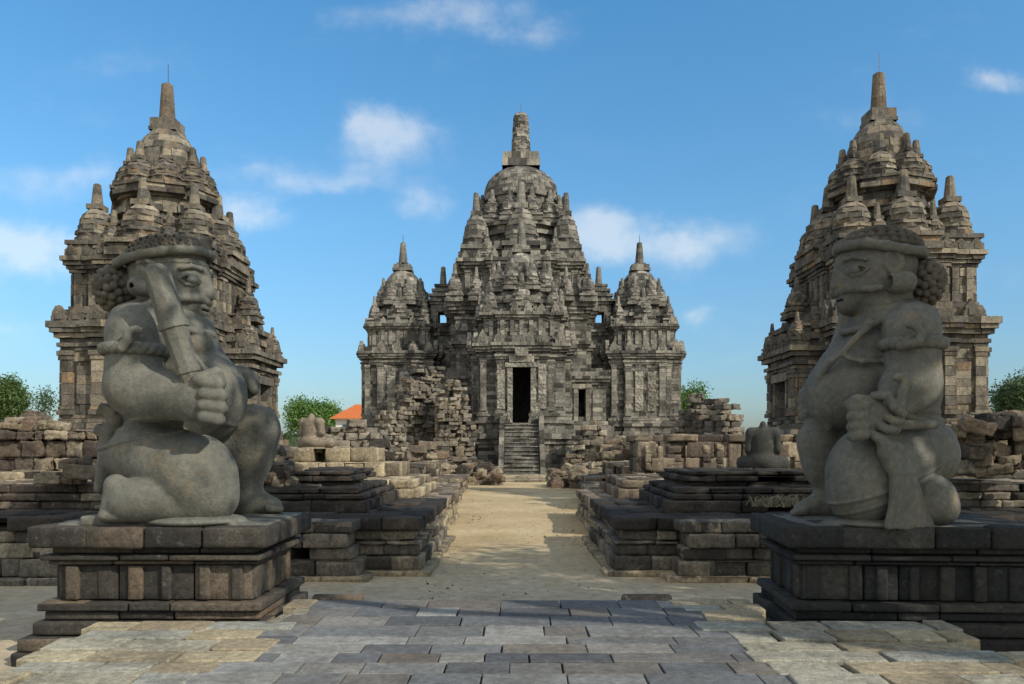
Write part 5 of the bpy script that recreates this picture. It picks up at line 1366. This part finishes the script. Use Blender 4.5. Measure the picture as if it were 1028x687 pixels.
def tree(label, x, y, h, blobs, nleaf, leaf, mat, seed, trunk_r=.25, fork=None, group=None, limbs=True):
    """blobs: (dx, dy, z, rx, ry, rz) leaf clumps of the crown"""
    rg = np.random.RandomState(seed)
    T = thing('tree', label, 'tree', (x, y, 0), group)
    m = MB()
    def limb(a, b, r0, r1, n=5, wob=.06):
        a = np.array(a, float); b = np.array(b, float); L = np.linalg.norm(b-a); prev = None; k = 7
        for i in range(n+1):
            t = i/n; p = a+(b-a)*t+(rg.uniform(-wob, wob, 3)*L if 0 < i < n else 0); r = r0+(r1-r0)*t
            ringv = [(p[0]+r*math.cos(6.283*q/k), p[1]+r*math.sin(6.283*q/k), p[2]) for q in range(k)]
            if prev is not None: m.add(prev+ringv, [(q, (q+1) % k, k+(q+1) % k, k+q) for q in range(k)], .5)
            prev = ringv
    zf = fork or h*.35
    limb((x, y, -.1), (x, y, zf), trunk_r, trunk_r*.7)
    for b in blobs: limb((x, y, zf-.1), (x+b[0], y+b[1], b[2]), trunk_r*.45, trunk_r*.08)
    build('trunk', m, BARK, T, smooth=True)
    m = MB(); vol = np.array([b[3]*b[4]*b[5] for b in blobs])**.75; vol /= vol.sum()
    for b, fr in zip(blobs, vol):
        nc = max(4, int(nleaf*fr/14))
        for i in range(nc):
            v = rg.normal(size=3); v /= np.linalg.norm(v); v *= rg.uniform(.45, 1.0)**.5*rg.uniform(.8, 1.12)
            c = np.array([x+b[0]+v[0]*b[3], y+b[1]+v[1]*b[4], b[2]+v[2]*b[5]]); tone = rg.uniform(0, 1)
            for j in range(14):
                p = c+rg.normal(size=3)*leaf*1.3; a = rg.normal(size=3); a /= np.linalg.norm(a); u = np.cross(a, rg.normal(size=3)); u /= np.linalg.norm(u)
                s = leaf*rg.uniform(.6, 1.3); w = s*.45
                m.add([p-a*s*.5, p+u*w*.5, p+a*s*.5, p-u*w*.5], [(0, 1, 2, 3)], min(1, max(0, tone*.6+rg.uniform(0, .4))))
    build('crown', m, mat, T)
    return T
def px_tree(label, D, px0, px1, ytop, ybot, n, leaf, mat, seed, **k):
    """a crown that spans the given photograph pixels at distance D"""
    rg = np.random.RandomState(seed+500); x = PX((px0+px1)/2, D); w = (px1-px0)/2*D/800; zt, zb = PZ(ytop, D), PZ(ybot, D); h = zt
    bl = []
    for i in range(9):
        a = rg.uniform(0, 6.28); rr = rg.uniform(.15, .62)
        bl.append((math.cos(a)*w*rr, math.sin(a)*w*rr, zb+(zt-zb)*rg.uniform(.3, .72), w*rg.uniform(.32, .5), w*rg.uniform(.32, .5), (zt-zb)*rg.uniform(.2, .3)))
    return tree(label, x, D, h, bl, n, leaf, mat, seed, trunk_r=w*.09, fork=max(.6, zb*.8), **k)
G = 'trees beyond the ruins'
px_tree('dense mid green tree at the far left edge behind the carved wall', 70, -22, 28, 377, 432, 16000, .26, LEAF, 91, group=G)
px_tree('thin airy tree with bare looking branches beside the dense tree at the left', 66, 28, 62, 388, 432, 1100, .22, LEAF3, 92, group=G)
px_tree('round bright green tree behind the pale headless Buddha', 95, 284, 342, 397, 440, 18000, .34, LEAF2, 93, group=G)
px_tree('light green tree showing between the great temple and the stepped ruin', 80, 674, 712, 383, 432, 5500, .30, LEAF2, 94, group=G)
px_tree('bluish green tree at the right edge beyond the right shrine tower', 55, 990, 1060, 374, 436, 16000, .24, LEAF3, 95, group=G)
# a wide shade tree beside the platform, between the sun and the guardians
def shade_tree():
    rg = np.random.RandomState(96); bl = []
    for i in range(30):
        X0 = rg.uniform(.6, 14.2); Y0 = rg.uniform(2.3, 6.2)
        bl.append((X0-13.5, Y0+.5, 8.3+rg.uniform(-.5, .7), rg.uniform(1.0, 1.5), rg.uniform(.8, 1.2), rg.uniform(.45, .75)))
    tree('wide spreading shade tree with a leafy crown reaching over the guardians', 13.5, -.5, 10, bl, 13000, .30, LEAF, 96, trunk_r=.45, fork=5.4)
shade_tree()
# a low belt of far greenery closes the horizon
def belt():
    rg = np.random.RandomState(99); m = MB()
    for i in range(9000):
        a = rg.uniform(-1.0, 1.0); r = rg.uniform(150, 200); p = np.array([math.sin(a)*r, math.cos(a)*r, 0]); hh = 3.2+1.3*math.sin(a*23)+.9*math.sin(a*57); p[2] = rg.uniform(0, 1)*hh
        u = rg.normal(size=3); u /= np.linalg.norm(u); v = np.cross(u, rg.normal(size=3)); v /= np.linalg.norm(v); s = rg.uniform(.8, 1.6)
        m.add([p-u*s, p+v*s*.6, p+u*s, p-v*s*.6], [(0, 1, 2, 3)], rg.rand())
    o = build('far_greenery', m, LEAF3); tag(o, kind='stuff'); tag(o, 'low belt of distant greenery closing the horizon behind the ruins', 'greenery')
belt()
# ------------------------------------------------------------------ the house beyond the ruins
def house():
    D = 80.; x0, x1 = PX(337, D), PX(378, D); y0, y1 = D, D+6; ze, zr = PZ(420, D), PZ(404.5, D)
    T = thing('house', 'white walled house with an orange tiled hip roof beside the great temple', 'house', ((x0+x1)/2, D+3, 0))
    white = plain('white_plaster', (.72,.72,.70), .8, 3, .08); tile = plain('orange_roof_tiles', (.52,.17,.06), .8, 14, .3, .6); glass = plain('window_glass', (.05,.07,.08), .2, 3, .1); sh = plain('green_shutter', (.08,.22,.18), .6, 5, .2)
    m = MB(); m.box(x0, x1, y0, y1, 0, ze, .5); build('wall', m, white, T)
    m = MB(); o = .5; rx0, rx1 = x0+(x1-x0)*.36, x0+(x1-x0)*.44
    v = [(x0-o,y0-o,ze-.05),(x1+o,y0-o,ze-.05),(x1+o,y1+o,ze-.05),(x0-o,y1+o,ze-.05),(rx0,(y0+y1)/2,zr),(rx1,(y0+y1)/2,zr)]
    m.add(v, [(0,1,5,4),(1,2,5),(2,3,4,5),(3,0,4),(3,2,1,0)], .5)
    for i in range(14):                                                     # tile courses
        t0 = i/14; a = np.array(v[0])*(1-t0)+np.array(v[4])*t0; b = np.array(v[1])*(1-t0)+np.array(v[5])*t0
        m.box(a[0], b[0], a[1]-.05, a[1]+.1, a[2]-.02, a[2]+.07, .5)
    build('roof', m, tile, T)
    for i, px in enumerate((344, 356)):
        xx = PX(px, D); m = MB(); m.box(xx, xx+.8, y0-.06, y0+.02, ze-1.6, ze-.6, .5); w = build('window', m, sh, T)
        m = MB(); m.box(xx+.08, xx+.72, y0-.08, y0-.062, ze-1.52, ze-.68, .5); build('pane', m, glass, w)
house()

# a dry tuft growing on the dark foundation left of the right pedestal
def tuft():
    rg = np.random.RandomState(7); D = 11.75; x, y, z = PX(781, D), D, .97
    straw = plain('dry_grass', (.20,.18,.12), .9, 20, .4, .1); m = MB()
    for i in range(420):
        b = np.array([x+rg.normal(0, .16), y+rg.normal(0, .10), z]); d = np.array([rg.normal(0, .5), rg.normal(0, .5), 1.0]); d /= np.linalg.norm(d); L = rg.uniform(.08, .26)
        w = np.cross(d, rg.normal(size=3)); w = w/np.linalg.norm(w)*.006; mid = b+d*L*.6; tip = mid+(d+np.array([rg.normal(0, .6), rg.normal(0, .6), -.5]))*L*.4
        m.add([b-w, b+w, mid+w, mid-w], [(0, 1, 2, 3)], .5); m.add([mid-w, mid+w, tip], [(0, 1, 2)], .5)
    o = build('dry_grass_tuft', m, straw, origin=(x, y, z)); tag(o, 'dry grey grass tuft growing on the dark foundation left of the black pedestal', 'grass tuft')
tuft()
